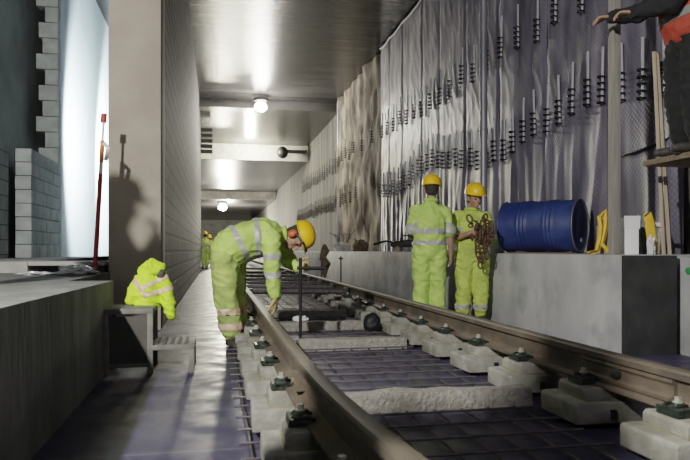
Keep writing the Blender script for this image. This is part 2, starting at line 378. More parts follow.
tag(MB().bb(-2.90, -2.80, 3, 9.6, .64, 2.33).build('block_wall', M['stack'], bevel=.004), 'low pale block wall at the left edge of the photo', 'block wall')
def stack_wall():
    mb = MB(); rows = 8; bh = .196
    for r in range(rows):
        y = 9.85; end = 11.7
        w = .44 if r % 2 == 0 else .22
        top = .745 + bh * r
        while y < end - .05:
            y1 = min(y + w, end)
            mb.box((-2.68 + rnd.uniform(-.004, .004), (y + y1) / 2, top + bh / 2), (.21, y1 - y - .012, bh - .010))
            y = y1; w = .44
    return mb
w = stack_wall().build('block_stack', M['blockcol'], bevel=.004)
tag(w, 'newly laid grey block stack beside the bright white wall', 'block stack')
def tooth():
    mb = MB(); z = 2.315; k = 0
    while z < 6.35:
        d = (.30, .20, .34, .24)[k % 4]
        mb.box((-2.585 - d / 2, 11.59, z + .13), (d, .20, .25)); z += .262; k += 1
    return mb
tag(tooth().build('toothed_block_column', M['blockcol'], bevel=.006), 'tall toothed column of grey blocks beside the white wall', 'block column')

# ------------------------------------------------------------------ track
def rail_profile(x):
    p = [(-.07, 0), (.07, 0), (.07, .012), (.022, .026), (.0085, .04), (.0085, .112), (.018, .122), (.035, .128), (.035, .155), (.028, .165), (.012, .168)]
    return p + [(-a, b) for a, b in reversed(p[2:])]
def make_rail(name, x0, label):
    mb = MB(); prof = rail_profile(0); ys = [-.5 + .12 * i for i in range(34)] + [4 + 2.0 * i for i in range(30)]
    rings = [[mb.bm.verts.new((rail_x(x0, y) + a, y, .192 + b)) for a, b in prof] for y in ys]
    n = len(prof)
    for A, B in zip(rings, rings[1:]):
        for k in range(n): mb.bm.faces.new((A[k], A[(k + 1) % n], B[(k + 1) % n], B[k]))
    mb.bm.faces.new(rings[0]); mb.bm.faces.new(rings[-1])
    root = thing(name, label, 'rail')
    me = mb.mesh('rail_body', [M['rust'], M['railtop']])
    for p in me.polygons:
        if p.center.z > .345: p.material_index = 1
    link('rail_body', me, root)
    return root
XL, XR = .40, 1.905
rl = make_rail('rail', XL, 'left rusty steel rail, nearest the camera, beside the bending worker')
rr = make_rail('rail', XR, 'right rusty steel rail passing in front of the two standing workers')
# fishplate on the right rail, bracket on the left
def fishplate(root, x0, ya, yb, side, bolts):
    mb = MB(); n = 8
    prof = [(.010, .030), (.045, .028), (.050, .045), (.026, .055), (.026, .095), (.036, .108), (.033, .122), (.010, .118)]
    rings = []
    for i in range(n + 1):
        y = ya + (yb - ya) * i / n
        rings.append([mb.bm.verts.new((rail_x(x0, y) + side * a, y, .192 + b)) for a, b in prof])
    for A, B in zip(rings, rings[1:]):
        for k in range(len(prof)): mb.bm.faces.new((A[k], A[(k + 1) % len(prof)], B[(k + 1) % len(prof)], B[k]))
    mb.bm.faces.new(rings[0]); mb.bm.faces.new(rings[-1])
    fp = mb.build('fishplate', M['rust'], root)
    for y in bolts:
        x = rail_x(x0, y)
        b = MB().cyl((x + side * .024, y, .192 + .075), (x + side * .058, y, .192 + .075), .021, seg=6).cyl((x + side * .058, y, .267), (x + side * .070, y, .267), .011, seg=8)
        b.build('bolt', M['clip'], fp)
fishplate(rr, XR, 2.36, 3.02, -1, (2.72,))
b = MB().bb(-.085, -.02, 2.36, 2.44, .235, .315).cyl((-.095, 2.40, .275), (-.03, 2.40, .275), .016)
b.build('web_bracket', M['rust'], rl, loc=(rail_x(XL, 2.4) + .02, .45, 0))

# sleeper block : base, pedestal, seating pad, clip on each side of the rail (> bolt)
def clip_mb(s):
    mb = MB()
    # curved tension clamp (a W of round bar) and its base plate
    pts = [V((s * .030, -.055, .022)), V((s * .065, -.062, .034)), V((s * .100, -.050, .030)), V((s * .112, -.026, .022)), V((s * .092, -.012, .032)),
           V((s * .062, -.012, .044)), V((s * .052, 0, .046)), V((s * .062, .012, .044)), V((s * .092, .012, .032)), V((s * .112, .026, .022)),
           V((s * .100, .050, .030)), V((s * .065, .062, .034)), V((s * .030, .055, .022))]
    mb.loft(pts, [.0085] * len(pts), seg=7)
    mb.box((s * .085, 0, .008), (.085, .12, .016)); mb.box((s * .115, 0, .018), (.02, .13, .024))
    return mb
def bolt_mb(s): return MB().cyl((s * .075, 0, .0), (s * .075, 0, .062), .011, seg=8).cyl((s * .075, 0, .048), (s * .075, 0, .054), .021, seg=12).cyl((s * .075, 0, .054), (s * .075, 0, .072), .014, seg=6)
def make_block():
    root = thing('sleeper_block', 'x', 'sleeper block')
    base = MB().prism([(-.23, .03), (.23, .03), (.23, .118), (.22, .130), (-.22, .130), (-.23, .118)], 'y', -.17, .17).build('base', M['block'], root, bevel=.008)
    MB().bb(-.05, -.025, -.182, -.168, .05, .095).build('lifting_loop', M['hook'], base)
    MB().bb(-.155, .155, -.137, .137, .124, .137).build('seating_pad', M['pad'], root, bevel=.003)
    MB().prism([(-.15, .135), (.15, .135), (.15, .178), (.135, .192), (-.135, .192), (-.15, .178)], 'y', -.13, .13).build('pedestal', M['block'], root, bevel=.007)
    for s in (-1, 1):
        c = clip_mb(s).build('rail_clip', M['clip'], root, loc=(s * .01, 0, .195))
        bolt_mb(s).build('bolt', M['bolt'], c)
    return root
block0 = make_block(); first = True
sh = MB().bb(-.15, .15, -.10, .10, 0, .03).build('shim', M['darkwood'], block0, bevel=.003)
for side, x0, yb, nm in ((0, XL, 1.80, 'left'), (1, XR, 2.28, 'right')):
    for k in range(34):
        y = yb + .65 * k
        if side == 0 and k == 34: break
        if k < 10:
            lab = f'{ORD[k]} pale concrete sleeper block under the {nm} rail'; gr = f'concrete sleeper blocks under the {nm} rail'
        else:
            lab = f'distant small concrete sleeper block under the {nm} rail'; gr = f'distant concrete sleeper blocks under the {nm} rail'
        loc = (rail_x(x0, y), y + rnd.uniform(-.012, .012), 0); rot = (0, 0, rnd.uniform(-.03, .03))
        if first: o = block0; o.location = loc; o.rotation_euler = rot; o['label'] = lab; o['group'] = gr; first = False
        else: dup(block0, loc, rot, lab, gr)
# rough concrete ties between the rails
def tie(x0, x1, y, label):
    mb = MB()
    n = 14; rings = []
    for i in range(n + 1):
        x = x0 + (x1 - x0) * i / n; j = lambda a: a * noise.noise(V((x * 6, y, a * 300)))
        rings.append([mb.bm.verts.new(p) for p in ((x, y - .07 + j(.02), .0), (x, y + .07, .0), (x, y + .06 + j(.015), .10 + j(.012)), (x, y - .06 + j(.016), .10 + j(.01)))])
    for A, B in zip(rings, rings[1:]):
        for k in range(4): mb.bm.faces.new((A[k], A[(k + 1) % 4], B[(k + 1) % 4], B[k]))
    mb.bm.faces.new(rings[0]); mb.bm.faces.new(rings[-1])
    tag(mb.build('concrete_tie', M['beam'], bevel=.008), label, 'concrete tie', 'rough concrete ties between the rails')
tie(.66, 1.72, 3.32, 'nearest rough concrete tie lying between the rails')
tie(.70, 1.64, 5.42, 'second nearest rough concrete tie between the rails')
tie(.66, 1.60, 6.75, 'third nearest rough concrete tie between the rails')
tie(.66, 1.62, 8.0, 'fourth nearest rough concrete tie between the rails')
# steel struts further along
for i, y in enumerate((8.9, 10.0, 11.2, 12.6, 14.4, 16.8, 20.2)):
    t = thing('gauge_strut', ('nearest' if i == 0 else ['', 'second nearest', 'third nearest', 'fourth nearest', 'fifth nearest', 'sixth nearest', 'farthest'][i]) + ' dark steel strut spanning between the two rails', 'strut', (0, y, 0), 0, 'dark gauge struts between the rails')
    MB().cyl((XL + .10, 0, .29), (XR - .10, 0, .27), .034).build('bar', M['rebar'], t)
    for x in (XL + .08, XR - .08): MB().box((x, 0, .27), (.06, .09, .12)).build('end_bracket', M['clip'], t, bevel=.006)
# reinforcement mats
def mat_of_bars(xa, xb, ya, yb, label, group, dx=.15, dy=.22, z=.018, rr_=.006):
    mb = MB(); x = xa
    while x <= xb + 1e-6:
        mb.cyl((x, ya, z), (x, yb, z), rr_, seg=6); x += dx
    y = ya + .05
    while y <= yb:
        j = rnd.uniform(-.012, .012)
        mb.cyl((xa - .05, y, z + .014), (xb + .05, y + j, z + .014), rr_, seg=6); y += dy
    tag(mb.build('rebar_mat', M['rebar']), label, 'reinforcement mat', group)
G = 'steel reinforcement mats between the rails'
mat_of_bars(.68, 1.62, 1.3, 3.2, 'nearest steel reinforcement mat between the rails', G)
mat_of_bars(.68, 1.62, 3.45, 5.3, 'second reinforcement mat, between the two nearest concrete ties', G)
mat_of_bars(.68, 1.62, 5.52, 6.65, 'third reinforcement mat between the rails', G)
mat_of_bars(.68, 1.62, 6.86, 7.9, 'fourth reinforcement mat between the rails', G)
mat_of_bars(.68, 1.62, 8.12, 24, 'long far reinforcement mat running up the middle of the track', G)
mat_of_bars(2.2, 2.9, 1.6, 17, 'reinforcement mat between the right rail and the plinth', 'side mats')
mat_of_bars(.15, .16, 1.4, 17, 'narrow reinforcement mat on the left side of the left rail', 'side mats', dx=.18, dy=.22)

# ------------------------------------------------------------------ right wall sheeting
def sheet(y0, y1, seed):
    mb = MB(); bm = mb.bm; ny, nz = max(14, int((y1 - y0) / .028)), 110; g = []
    for j in range(nz + 1):
        row = []; z = .815 + (CZ - .04 - .815) * j / nz
        low = max(0, min(1, (2.75 - z) / .7)); 
        for i in range(ny + 1):
            y = y0 + (y1 - y0) * i / ny
            n1 = noise.noise(V((y * 2.6 + .25 * z, z * .22, seed * 7.3))); n2 = noise.noise(V((y * 6.5, z * .5, seed * 3.1)))
            n3 = noise.noise(V((y * 1.2 + z * 1.3, z * 1.1, seed)))
            ridge = (1 - abs(n1)) ** 3
            d = .02 + .018 * n3 + .006 * n2 + low * (.034 * ridge + .012 * n2) + (1 - low) * .009 * (1 - abs(noise.noise(V((y * 3.5 - z * 2.2, z * 1.2 + y * 1.4, 5))))) ** 4
            e = min(i, ny - i) / 3.0
            if e < 1: d -= .018 * (1 - e)
            row.append(bm.verts.new((4.5 - d, y, z)))
        g.append(row)
    for j in range(nz):
        for i in range(ny): bm.faces.new((g[j][i], g[j + 1][i], g[j + 1][i + 1], g[j][i + 1]))
    return mb
SY = [5.45, 6.6, 8.1, 9.6, 11.0, 12.4, 13.5, 15.0, 16.2, 17.1]
SL = ['between the pale battens and the grey timber post', 'just behind the grey timber post', 'behind the blue drum', 'behind the right standing worker, by the vertical pipe',
      'behind the left standing worker', 'just left of the left standing worker', 'beyond the workers, sixth from the post', 'with the brightest gleam, under the ceiling hem', 'farthest, next to the rough brown concrete']
for i in range(len(SY) - 1):
    r = thing('membrane_sheet', 'hanging grey dimpled waterproofing sheet ' + SL[i], 'sheet', (0, 0, 0), 0, 'grey waterproofing sheets on the right wall')
    sheet(SY[i] + .004, SY[i + 1] - .004, i + 1).build('sheet', M['memb'], r)
    pts = []
    for k in range(9):
        y = SY[i] + (SY[i + 1] - SY[i]) * k / 8
        pts.append((4.47, y, CZ - .045 - .05 * math.sin(PI * k / 8)))
    MB().loft(pts, [.022] * 9, seg=8).build('hem_cord', M['cord'], r)
# slit in the nearest sheet
sl = MB(); sl.loft([(4.44, 5.5, 2.0), (4.44, 5.75, 1.95), (4.44, 6.1, 1.91), (4.44, 6.5, 1.90)], [(.006, .006), (.014, .03), (.017, .03), (.006, .006)], side=(0, 0, 1), seg=8)
tag(sl.build('sheet_fold', M['black']), 'dark horizontal folded slit low on the sheet right of the post', 'fold')
# starter bars: pale upright rod with dark hooks at its foot
def make_starter():
    r = thing('starter_bar', 'x', 'starter bar')
    MB().cyl((.03, 0, -.10), (.03, 0, .55), .016, seg=8).build('rod', M['rebarl'], r)
    me = MB().loft([(.03, -.042, 0), (-.02, -.036, .004), (-.035, 0, .006), (-.02, .036, .004), (.03, .042, 0)], [.010] * 5, seg=6).mesh('hook', M['hook'])
    for k in range(5): link('hook', me, r, (0, 0, -.10 + .075 * k))
    return r
st0 = make_starter()
mbf = MB().cyl((0, 0, -.10), (0, 0, .52), .011, seg=6)
for k in range(5): mbf.loft([(.03, -.06, -.1 + .075 * k), (-.05, 0, -.1 + .075 * k), (.03, .06, -.1 + .075 * k)], [.013] * 3, seg=5)
far_me = mbf.mesh('starter_bar', [M['hook']])
first = True
def place_starter(y, z, label, group, wallx=4.40):
    global first
    rot = (rnd.uniform(-.05, .05), 0, 0)
    loc = (wallx, y, z)
    if y > 17.2:
        if y < 22.5 and rnd.random() < .55: return
        o = link('starter_bar', far_me, None, (4.30 if y < 23 else 4.54, y, z), rot); tag(o, label, 'starter bar', group); return
    if first:
        st0.location = loc; st0.rotation_euler = rot; st0['label'] = label; st0['group'] = group; first = False
    else: dup(st0, loc, rot, label, group)
y = 5.7
while y < 17:
    place_starter(y + rnd.uniform(-.05, .05), 2.52 + .16 * math.sin(y * 1.1) + rnd.uniform(-.05, .05), 'pale starter bar with black hooks in the lower row on the grey sheeting', 'lower row of starter bars'); y += .33
y = 6.6
while y < 17:
    place_starter(y + rnd.uniform(-.06, .06), 3.95 + rnd.uniform(-.08, .10), 'pale starter bar with black hooks in the upper row on the grey sheeting', 'upper row of starter bars'); y += .56
y = 17.4
while y < 36:
    place_starter(y, 2.55 + rnd.uniform(-.08, .08), 'far dark starter bar on the bare concrete wall, lower row', 'far lower row of starter bars'); y += .42
y = 17.4
while y < 34:
    place_starter(y, 4.0 + rnd.uniform(-.08, .08), 'far dark starter bar on the bare concrete wall, upper row', 'far upper row of starter bars'); y += .62
# pipes
def pipe(x, y, z0, z1, r, label, seams):
    t = thing('drain_pipe', label, 'pipe', (x, y, 0))
    MB().cyl((0, 0, z0), (0, 0, z1), r, seg=20).build('tube', M['galv'], t)
    for z in seams: MB().cyl((0, 0, z - .05), (0, 0, z + .05), r * 1.1, seg=20).build('coupling', M['galv'], t, bevel=.004)
pipe(4.28, 9.75, .82, CZ, .062, 'grey vertical pipe behind the right standing worker', (2.78, 5.2))
pipe(4.48, 23.25, .80, CZ - .1, .06, 'distant vertical pipe where the brown concrete ends', (3.4,))

# ------------------------------------------------------------------ props on the plinth
def drum():
    r = thing('steel_drum', 'dented blue steel drum lying on its side on the plinth', 'drum', (3.77, 6.90, .834 + .305))
    R_, L_ = .295, .88
    prof = [(R_ - .012, -L_ / 2 + .012), (R_, -L_ / 2 + .014)]
    z = -L_ / 2 + .02
    def swell(z):
        d = 0
        for c in (-.20, -.155, -.11, .11, .155, .20): d += .010 * math.exp(-((z - c) / .013) ** 2)
        return d
    n = 120
    for i in range(n + 1):
        zz = -L_ / 2 + .02 + (L_ - .04) * i / n; prof.append((R_ + swell(zz), zz))
    prof += [(R_ - .012, L_ / 2 - .012)]
    ang = math.radians(-50)
    T = Matrix.Rotation(ang, 4, 'Z') @ Matrix.Rotation(PI / 2, 4, 'Y')
    MB().lathe(prof, T, 48).build('shell', M['blue'], r)
    for s in (-1, 1):
        c = [T @ V((R_ * math.cos(a), R_ * math.sin(a), s * (L_ / 2 - .005))) for a in [2 * PI * k / 40 for k in range(40)]]
        MB().loft(c, [.010] * 40, seg=8, closed=True, cap='none').build('rim', M['rim'] if s > 0 else M['blue'], r)
    lid = MB().lathe([(R_ - .01, L_ / 2 - .03), (R_ - .014, L_ / 2 - .016), (R_ * .7, L_ / 2 - .016), (R_ * .68, L_ / 2 - .012), (.02, L_ / 2 - .012)], T, 40).build('lid', M['lid'], r)
    MB().cyl(T @ V((.17, .06, L_ / 2 - .014)), T @ V((.17, .06, L_ / 2 + .004)), .035, seg=14).build('bung', M['rim'], lid)
drum()
tag(MB().bb(3.42, 4.25, 6.62, 7.25, .82, .832).build('thin_board', M['darkwood'], bevel=.002), 'thin dark board under the blue drum', 'board')
# post
p = thing('timber_post', 'tall grey timber post standing on the near corner of the plinth', 'post', (3.425, 5.02, .82))
MB().bb(-.038, .038, -.038, .038, 0, CZ - .82).build('shaft', M['post'], p, bevel=.006)
MB().bb(-.02, .06, -.06, .06, 0, .012).build('foot_plate', M['steel'], p, bevel=.002)
# white carton
c = thing('white_carton', 'upright white carton with raised flap beside the post', 'carton', (3.63, 5.10, .82), math.radians(-14))
MB().bb(-.062, .062, -.05, .05, 0, .33).build('body', M['white'], c, bevel=.003)
fl = MB(); fl.box((0, -.058, .285), (.140, .006, .115), Matrix.Rotation(math.radians(7), 3, 'X')); fl.build('flap', M['white'], c)
# cardboard box and white box behind the drum
c = thing('cardboard_box', 'small brown cardboard box between the blue drum and the post', 'box', (3.69, 6.25, .82), math.radians(20))
c.location = (4.05, 6.02, .82)
MB().bb(-.09, .09, -.09, .09, 0, .30).build('body', M['card'], c, bevel=.004)
MB().box((0, -.10, .30), (.18, .10, .006), Matrix.Rotation(.5, 3, 'X')).build('flap', M['card'], c)
c = tag(MB().prism([(-.06, 0), (.06, 0), (.055, .13), (-.055, .13)], 'y', -.05, .05).build('white_tub', M['white'], bevel=.008, loc=(3.80, 6.38 - .48, .82)), 'small white tub at the foot of the post next to the yellow strap', 'tub')
c.location = (3.86, 5.62, .82)
# yellow straps
def strap(name, pts, wdt, label):
    mb = MB(); n = len(pts)
    mb.loft(pts, [(wdt, .008)] * n, side=(.7, -.5, .5), seg=8)
    mb2 = MB(); mb2.loft([V(p) + V((.03, .02, -.02)) for p in pts[::-1]], [(wdt * .8, .008)] * n, side=(-.4, .8, .5), seg=8)
    t = thing(name, label, 'strap'); mb.build('webbing', M['yellow'], t); mb2.build('loop', M['yellow'], t)
strap('yellow_strap', [(3.70, 5.86, .835), (3.80, 5.87, .86), (3.84, 5.88, .98), (3.86, 5.89, 1.10), (3.85, 5.90, 1.2), (3.92, 5.90, 1.27), (3.93, 5.91, 1.12), (3.86, 5.88, .93), (3.93, 5.85, .84)], .02, 'yellow strap bundle between the blue drum and the post')
strap('yellow_strap', [(3.78, 5.10, 1.17), (3.81, 5.10, 1.18), (3.83, 5.10, 1.12), (3.85, 5.11, 1.04), (3.87, 5.12, .96), (3.89, 5.13, .90), (3.90, 5.14, .85)], .04, 'yellow strap hanging beside the white carton')
def crumple(name, c, r, seed, m, label, cat, amp=.45, flat=1.0):
    mb = MB(); bmesh.ops.create_icosphere(mb.bm, subdivisions=4, radius=1)
    for v in mb.bm.verts:
        d = v.co.normalized(); q = 1 + amp * (noise.noise(d * 2.2 + V((seed, 0, 0))) + .6 * noise.noise(d * 5 + V((seed, 3, 0))))
        v.co = V((d.x * r[0] * q, d.y * r[1] * q, max(-r[2] * .6, d.z * r[2] * q)))
    o = mb.build(name, m, None, V(c) + V((0, 0, r[2] * .6))); tag(o, label, cat); return o
crumple('white_paper', (3.86, 5.75, 1.06), (.06, .03, .025), 3, M['white'], 'torn white paper beside the pale battens', 'paper').rotation_euler = (0, .35, 0)
bpy.data.objects['white_paper'].location = (3.95, 5.12, 1.08)
crumple('clear_plastic_bag', (3.765, 4.99, .82), (.035, .03, .10), 6, M['plastic'], 'clear crumpled plastic bag standing beside the white carton', 'bag')
crumple('white_bundle', (4.12, 4.72, .80), (.10, .08, .07), 9, M['white'], 'white crumpled bundle on the plinth at the right edge', 'bundle')
crumple('dark_sack', (3.90, 5.36, .82), (.09, .08, .20), 12, M['darkwall'], 'dark sack standing behind the white carton and strap', 'sack')
crumple('white_helmet_bag', (3.46, 7.50, .82), (.09, .09, .12), 4, M['white'], 'small white bag on the plinth left of the blue drum', 'bag', .25)
bpy.data.objects['white_helmet_bag'].name = 'white_bag'
# battens leaning at the end of the sheeting
for i, (xa, xb, nm) in enumerate(((3.90, 3.96, 'left'), (3.93, 4.02, 'right'))):
    mb = MB(); d = V((xb - xa + .03, .0, -1.9))
    mb.loft([(xa - .08, 5.02, 2.62), (xb - .04, 5.02, .82)], [(.024, .018)] * 2, side=(1, 0, 0), seg=4, cap='flat')
    tag(mb.build('timber_batten', M['batten'], bevel=.002), f'{nm} one of two pale slim battens leaning at the edge of the sheeting', 'batten', 'two leaning battens')
# trestle scaffold under the orange-vested worker
t = thing('scaffold', 'dark timber trestle scaffold at the right edge carrying the orange-vested worker', 'scaffold', (3.95, 4.46, 0))
MB().bb(-.44, .40, -.32, .30, 1.56, 1.605).build('deck', M['darkwood'], t, bevel=.004)
for sx in (.06, .30):
    for sy in (-.27, .25): MB().bb(sx - .02, sx + .02, sy - .02, sy + .02, .80, 1.56).build('leg', M['darkwood'], t, bevel=.003)
for z in (1.05, 1.32): MB().bb(-.30, .33, -.31, -.27, z - .03, z + .03).build('rail_board', M['darkwood'], t, bevel=.003)
# rotary tool left of the left standing worker
t = thing('rail_tool', 'dark motor tool with handle on the plinth beside the left worker', 'tool', (3.75, 12.2, .82), 1.15)
MB().loft([(-.05, -.5, .16), (0, 0, .17), (.05, .30, .15)], [.05, .08, .06], seg=10).build('motor_housing', M['darkgear'], t)
MB().cyl((-.02, -.35, .0), (-.02, -.35, .15), .035).cyl((.03, .2, .0), (.03, .2, .15), .045).build('foot', M['card'], t)
MB().loft([(.0, .2, .17), (.1, .45, .22), (.14, .7, .16)], [.02, .02, .028], seg=8).build('handle', M['black'], t)
MB().loft([(-.08, -.1, .22), (-.1, -.1, .32), (-.02, .1, .33), (0, .12, .22)], [.015] * 4, seg=8).build('grip', M['black'], t)
# debris heap far along the plinth
crumple('white_sack', (3.62, 18.3, .82), (.20, .25, .16), 21, M['plastic'], 'white crumpled sack on the far end of the plinth', 'sack')
crumple('brown_sack', (4.02, 17.6, .82), (.22, .25, .20), 23, M['rag'], 'brown sack on the plinth beside the white crumpled sack', 'sack')
mb = MB()
for k in range(9):
    a = rnd.uniform(0, 6.28); q = V((3.80, 19.3, .9))
    mb.loft([q + V((.15 * math.cos(a), .15 * math.sin(a), .05)), q + V((.3 * math.cos(a), .1, .35 + .1 * rnd.random())), q + V((.45 * math.cos(a + .5), .2 * math.sin(a), .25 + .4 * rnd.random()))], [.012] * 3, seg=6)
tag(mb.build('wire_tangle', M['rebar']), 'tangle of dark wires sticking up from the far plinth', 'wire')
# brown rag hung on a stake by the right rail
t = thing('stake', 'upright stake wrapped in brown cloth beside the far right rail', 'stake', (2.36, 13.9, 0))
MB().cyl((0, 0, 0), (0, 0, .95), .02).build('rod', M['rebar'], t)
mb = MB(); mb.loft([(0, 0, .95), (.02, 0, .85), (-.03, .02, .7), (.04, 0, .55), (-.01, 0, .42), (.02, 0, .30)], [(.05, .04), (.10, .06), (.07, .05), (.11, .06), (.09, .05), (.03, .03)], seg=12)
mb.build('cloth', M['rag'], t)
for i, (x, y, h, lab) in enumerate(((2.75, 14.0, .72, 'thin dark stake in front of the far plinth'), (2.15, 13.0, .72, 'thin dark stake between the rag-wrapped stake and the bending worker'))):
    t = thing('stake', lab, 'stake', (x, y, 0)); MB().cyl((0, 0, 0), (0, 0, h), .018).cyl((-.05, 0, h - .05), (.05, 0, h - .05), .02).build('rod', M['rebar'], t)
# tamping bar standing on the track in the bending worker's far hand
t = thing('lining_bar', 'dark upright steel bar with a crosspiece held by the bending worker', 'bar', (.745, 5.66, 0))
MB().cyl((0, 0, .02), (0, 0, .79), .0135, .016, seg=10).build('shaft', M['hook'], t)
MB().cyl((-.03, 0, .70), (.21, -.02, .695), .016, seg=8).build('crosspiece', M['hook'], t)
MB().box((0, 0, .02), (.07, .07, .04)).build('shoe', M['hook'], t, bevel=.006)
crumple('white_rubble', (.93, 6.55 + .5, .05), (.08, .06, .05), 31, M['white'], 'white lump of rubble on the mat behind the third tie', 'rubble')
crumple('dark_bucket', (1.56, 6.3, .05), (.09, .09, .11), 37, M['hook'], 'black round lump at the right end of the third tie', 'lump', .12)
bpy.data.objects['dark_bucket'].name = 'black_lump'

# ------------------------------------------------------------------ left side props
r = thing('ranging_pole', 'red, white and orange pole leaning in front of the pillar', 'pole', (-1.09, 6.45, .63))
base, top = V((-.03, -.02, 0)), V((.035, .1, 1.55))
def seg_(a, b): return base.lerp(top, a), base.lerp(top, b)
for a, bb_, m, rad, nm in ((0, .62, 'red', .022, 'shaft'), (.62, .69, 'whitep', .020, 'white_band'), (.69, .83, 'orng', .022, 'orange_band'), (.83, .945, 'whitep', .013, 'neck'), (.945, 1.0, 'red', .028, 'knob')):
    p0, p1 = seg_(a, bb_); MB().cyl(p0, p1, rad, seg=12).build(nm, M[m], r)
p0 = base.lerp(top, .76); mb = MB(); mb.loft([p0 + V((.02, -.02, .08)), p0 + V((.06, -.02, .04)), p0 + V((.04, -.02, -.08))], [(.02, .008)] * 3, seg=8); mb.build('tape_tail', M['whitep'], r)
crumple('clear_plastic_wrap', (-1.25, 6.3, .63), (.16, .12, .055), 41, M['plastic'], 'crumpled clear plastic wrap at the foot of the red pole', 'plastic wrap', .5)
crumple('clear_plastic_scrap', (-1.62, 6.35, .63), (.16, .08, .02), 44, M['plastic'], 'flat scrap of clear plastic on the platform left of the pole', 'plastic scrap', .4)
crumple('concrete_lump', (-1.25, 2.95, .655), (.035, .05, .03), 47, M['block'], 'small pale concrete lump on the platform at the left edge', 'lump', .25)
# two-tread step
t = thing('access_step', 'grey metal two-tread access step against the platform end', 'step', (-.46, 4.80, 0))
for z, xa, xb, nm in ((.455, -.30, .04, 'upper_tread'), (.20, .0, .32, 'lower_tread')):
    mb = MB().bb(xa, xb, -.20, .20, z - .035, z); mb.build(nm, M['steel'], t, bevel=.005)
for sx, z in ((-.275, .43), (.02, .43), (.30, .17)):
    for sy in (-.18, .18): MB().bb(sx - .019, sx + .019, sy - .019, sy + .019, 0, z).build('leg', M['steel'], t, bevel=.003)
MB().bb(-.25, .0, -.175, -.165, .05, .40).build('side_panel', M['stepdark'], t)
MB().bb(-.26, .005, -.19, -.17, .05, .075).build('lower_rail', M['steel'], t, bevel=.002)
for k in range(5): MB().bb(.05 + .05 * k, .07 + .05 * k, -.17, .17, .2, .208).build('tread_bar', M['stepdark'], t)
MB().bb(-.275, -.255, .165, .175, .05, .42).build('brace', M['steel'], t)

# ------------------------------------------------------------------ people
def remesh(mb, voxel, smooth=4, wr=0, seed=0, mats=None, name='m'):
    me = mb.mesh(name, []) if False else None
    bm = mb.bm; bmesh.ops.recalc_face_normals(bm, faces=bm.faces)
    me = bpy.data.meshes.new(name); bm.to_mesh(me); bm.free()
    o = bpy.data.objects.new(name, me); C.objects.link(o)
    md = o.modifiers.new('r', 'REMESH'); md.mode = 'VOXEL'; md.voxel_size = voxel; md.adaptivity = 0
    if smooth:
        ms = o.modifiers.new('s', 'SMOOTH'); ms.factor = .5; ms.iterations = smooth
    dg = bpy.context.evaluated_depsgraph_get()
    res = bpy.data.meshes.new_from_object(o.evaluated_get(dg))
    bpy.data.objects.remove(o); bpy.data.meshes.remove(me)
    if wr:
        nrm = [v.normal.copy() for v in res.vertices]
        for v, n in zip(res.vertices, nrm):
            c = v.co
            a = 1 - abs(noise.noise(V((c.x * 9 + c.z * 5, c.y * 9 - c.z * 4, c.z * 11 + seed)))) 
            b2 = noise.noise(V((c.x * 5, c.y * 5, c.z * 4 + seed * 2)))
            d = noise.noise(V((c.x * 22, c.y * 22, c.z * 26 + seed)))
            v.co = c + n * wr * (1.1 * (a ** 3 - .45) + .7 * b2 + .35 * d)
    res.materials.clear()
    for x in (mats if isinstance(mats, (list, tuple)) else [mats]): res.materials.append(x)
    res.polygons.foreach_set('use_smooth', [True] * len(res.polygons))
    res.update()
    return res

def band(me, c, n, wid, R_, m, parent, name='reflective_band', off=.005):
    """a strip of tape cut out of a garment between two planes"""
    c, n = V(c), V(n).normalized()
    bm = bmesh.new(); bm.from_mesh(me)
    far = [f for f in bm.faces if (f.calc_center_median() - c).length > R_ + .06]
    bmesh.ops.delete(bm, geom=far, context='FACES')
    for s, sign in ((-.5, 1), (.5, -1)):
        g = bm.verts[:] + bm.edges[:] + bm.faces[:]
        bmesh.ops.bisect_plane(bm, geom=g, dist=1e-5, plane_co=c + n * wid * s, plane_no=n * sign, clear_inner=True)
    bm.normal_update()
    for v in bm.verts: v.co += v.normal * off
    if not bm.faces: bm.free(); return
    o = bpy.data.meshes.new(name); bm.to_mesh(o); bm.free()
    o.materials.clear(); o.materials.append(m); o.polygons.foreach_set('use_smooth', [True] * len(o.polygons))
    return link(name, o, parent)

def frame(up, fwd):
    """rotation with local z = up, local y = forward (face direction), x = right"""
    up = V(up).normalized(); f = V(fwd); f = (f - up * f.dot(up)).normalized(); r = f.cross(up)
    return Matrix((r, f, up)).transposed()

def add_head(mb, c, Fm, s=1.0):
    P = lambda x, y, z: V(c) + Fm @ (V((x, y, z)) * s)
    mb.ell(P(0, -.012, .028), V((.077, .096, .095)) * s, Fm)
    mb.ell(P(0, .022, -.035), V((.062, .072, .082)) * s, Fm)
    mb.ell(P(0, .058, -.088), V((.034, .030, .026)) * s, Fm)       # chin
    mb.ell(P(0, .078, .018), V((.055, .018, .014)) * s, Fm)        # brow
    mb.loft([P(0, .088, .012), P(0, .102, -.010), P(0, .116, -.030), P(0, .092, -.040)], [.009 * s, .012 * s, .016 * s, .010 * s], seg=8)
    mb.ell(P(0, .088, -.062), V((.026, .010, .006)) * s, Fm); mb.ell(P(0, .086, -.073), V((.023, .011, .007)) * s, Fm)
    for sx in (-1, 1):
        mb.ell(P(sx * .079, -.008, -.012), V((.012, .022, .034)) * s, Fm)
        mb.ell(P(sx * .042, .060, -.030), V((.022, .022, .020)) * s, Fm)
    return P

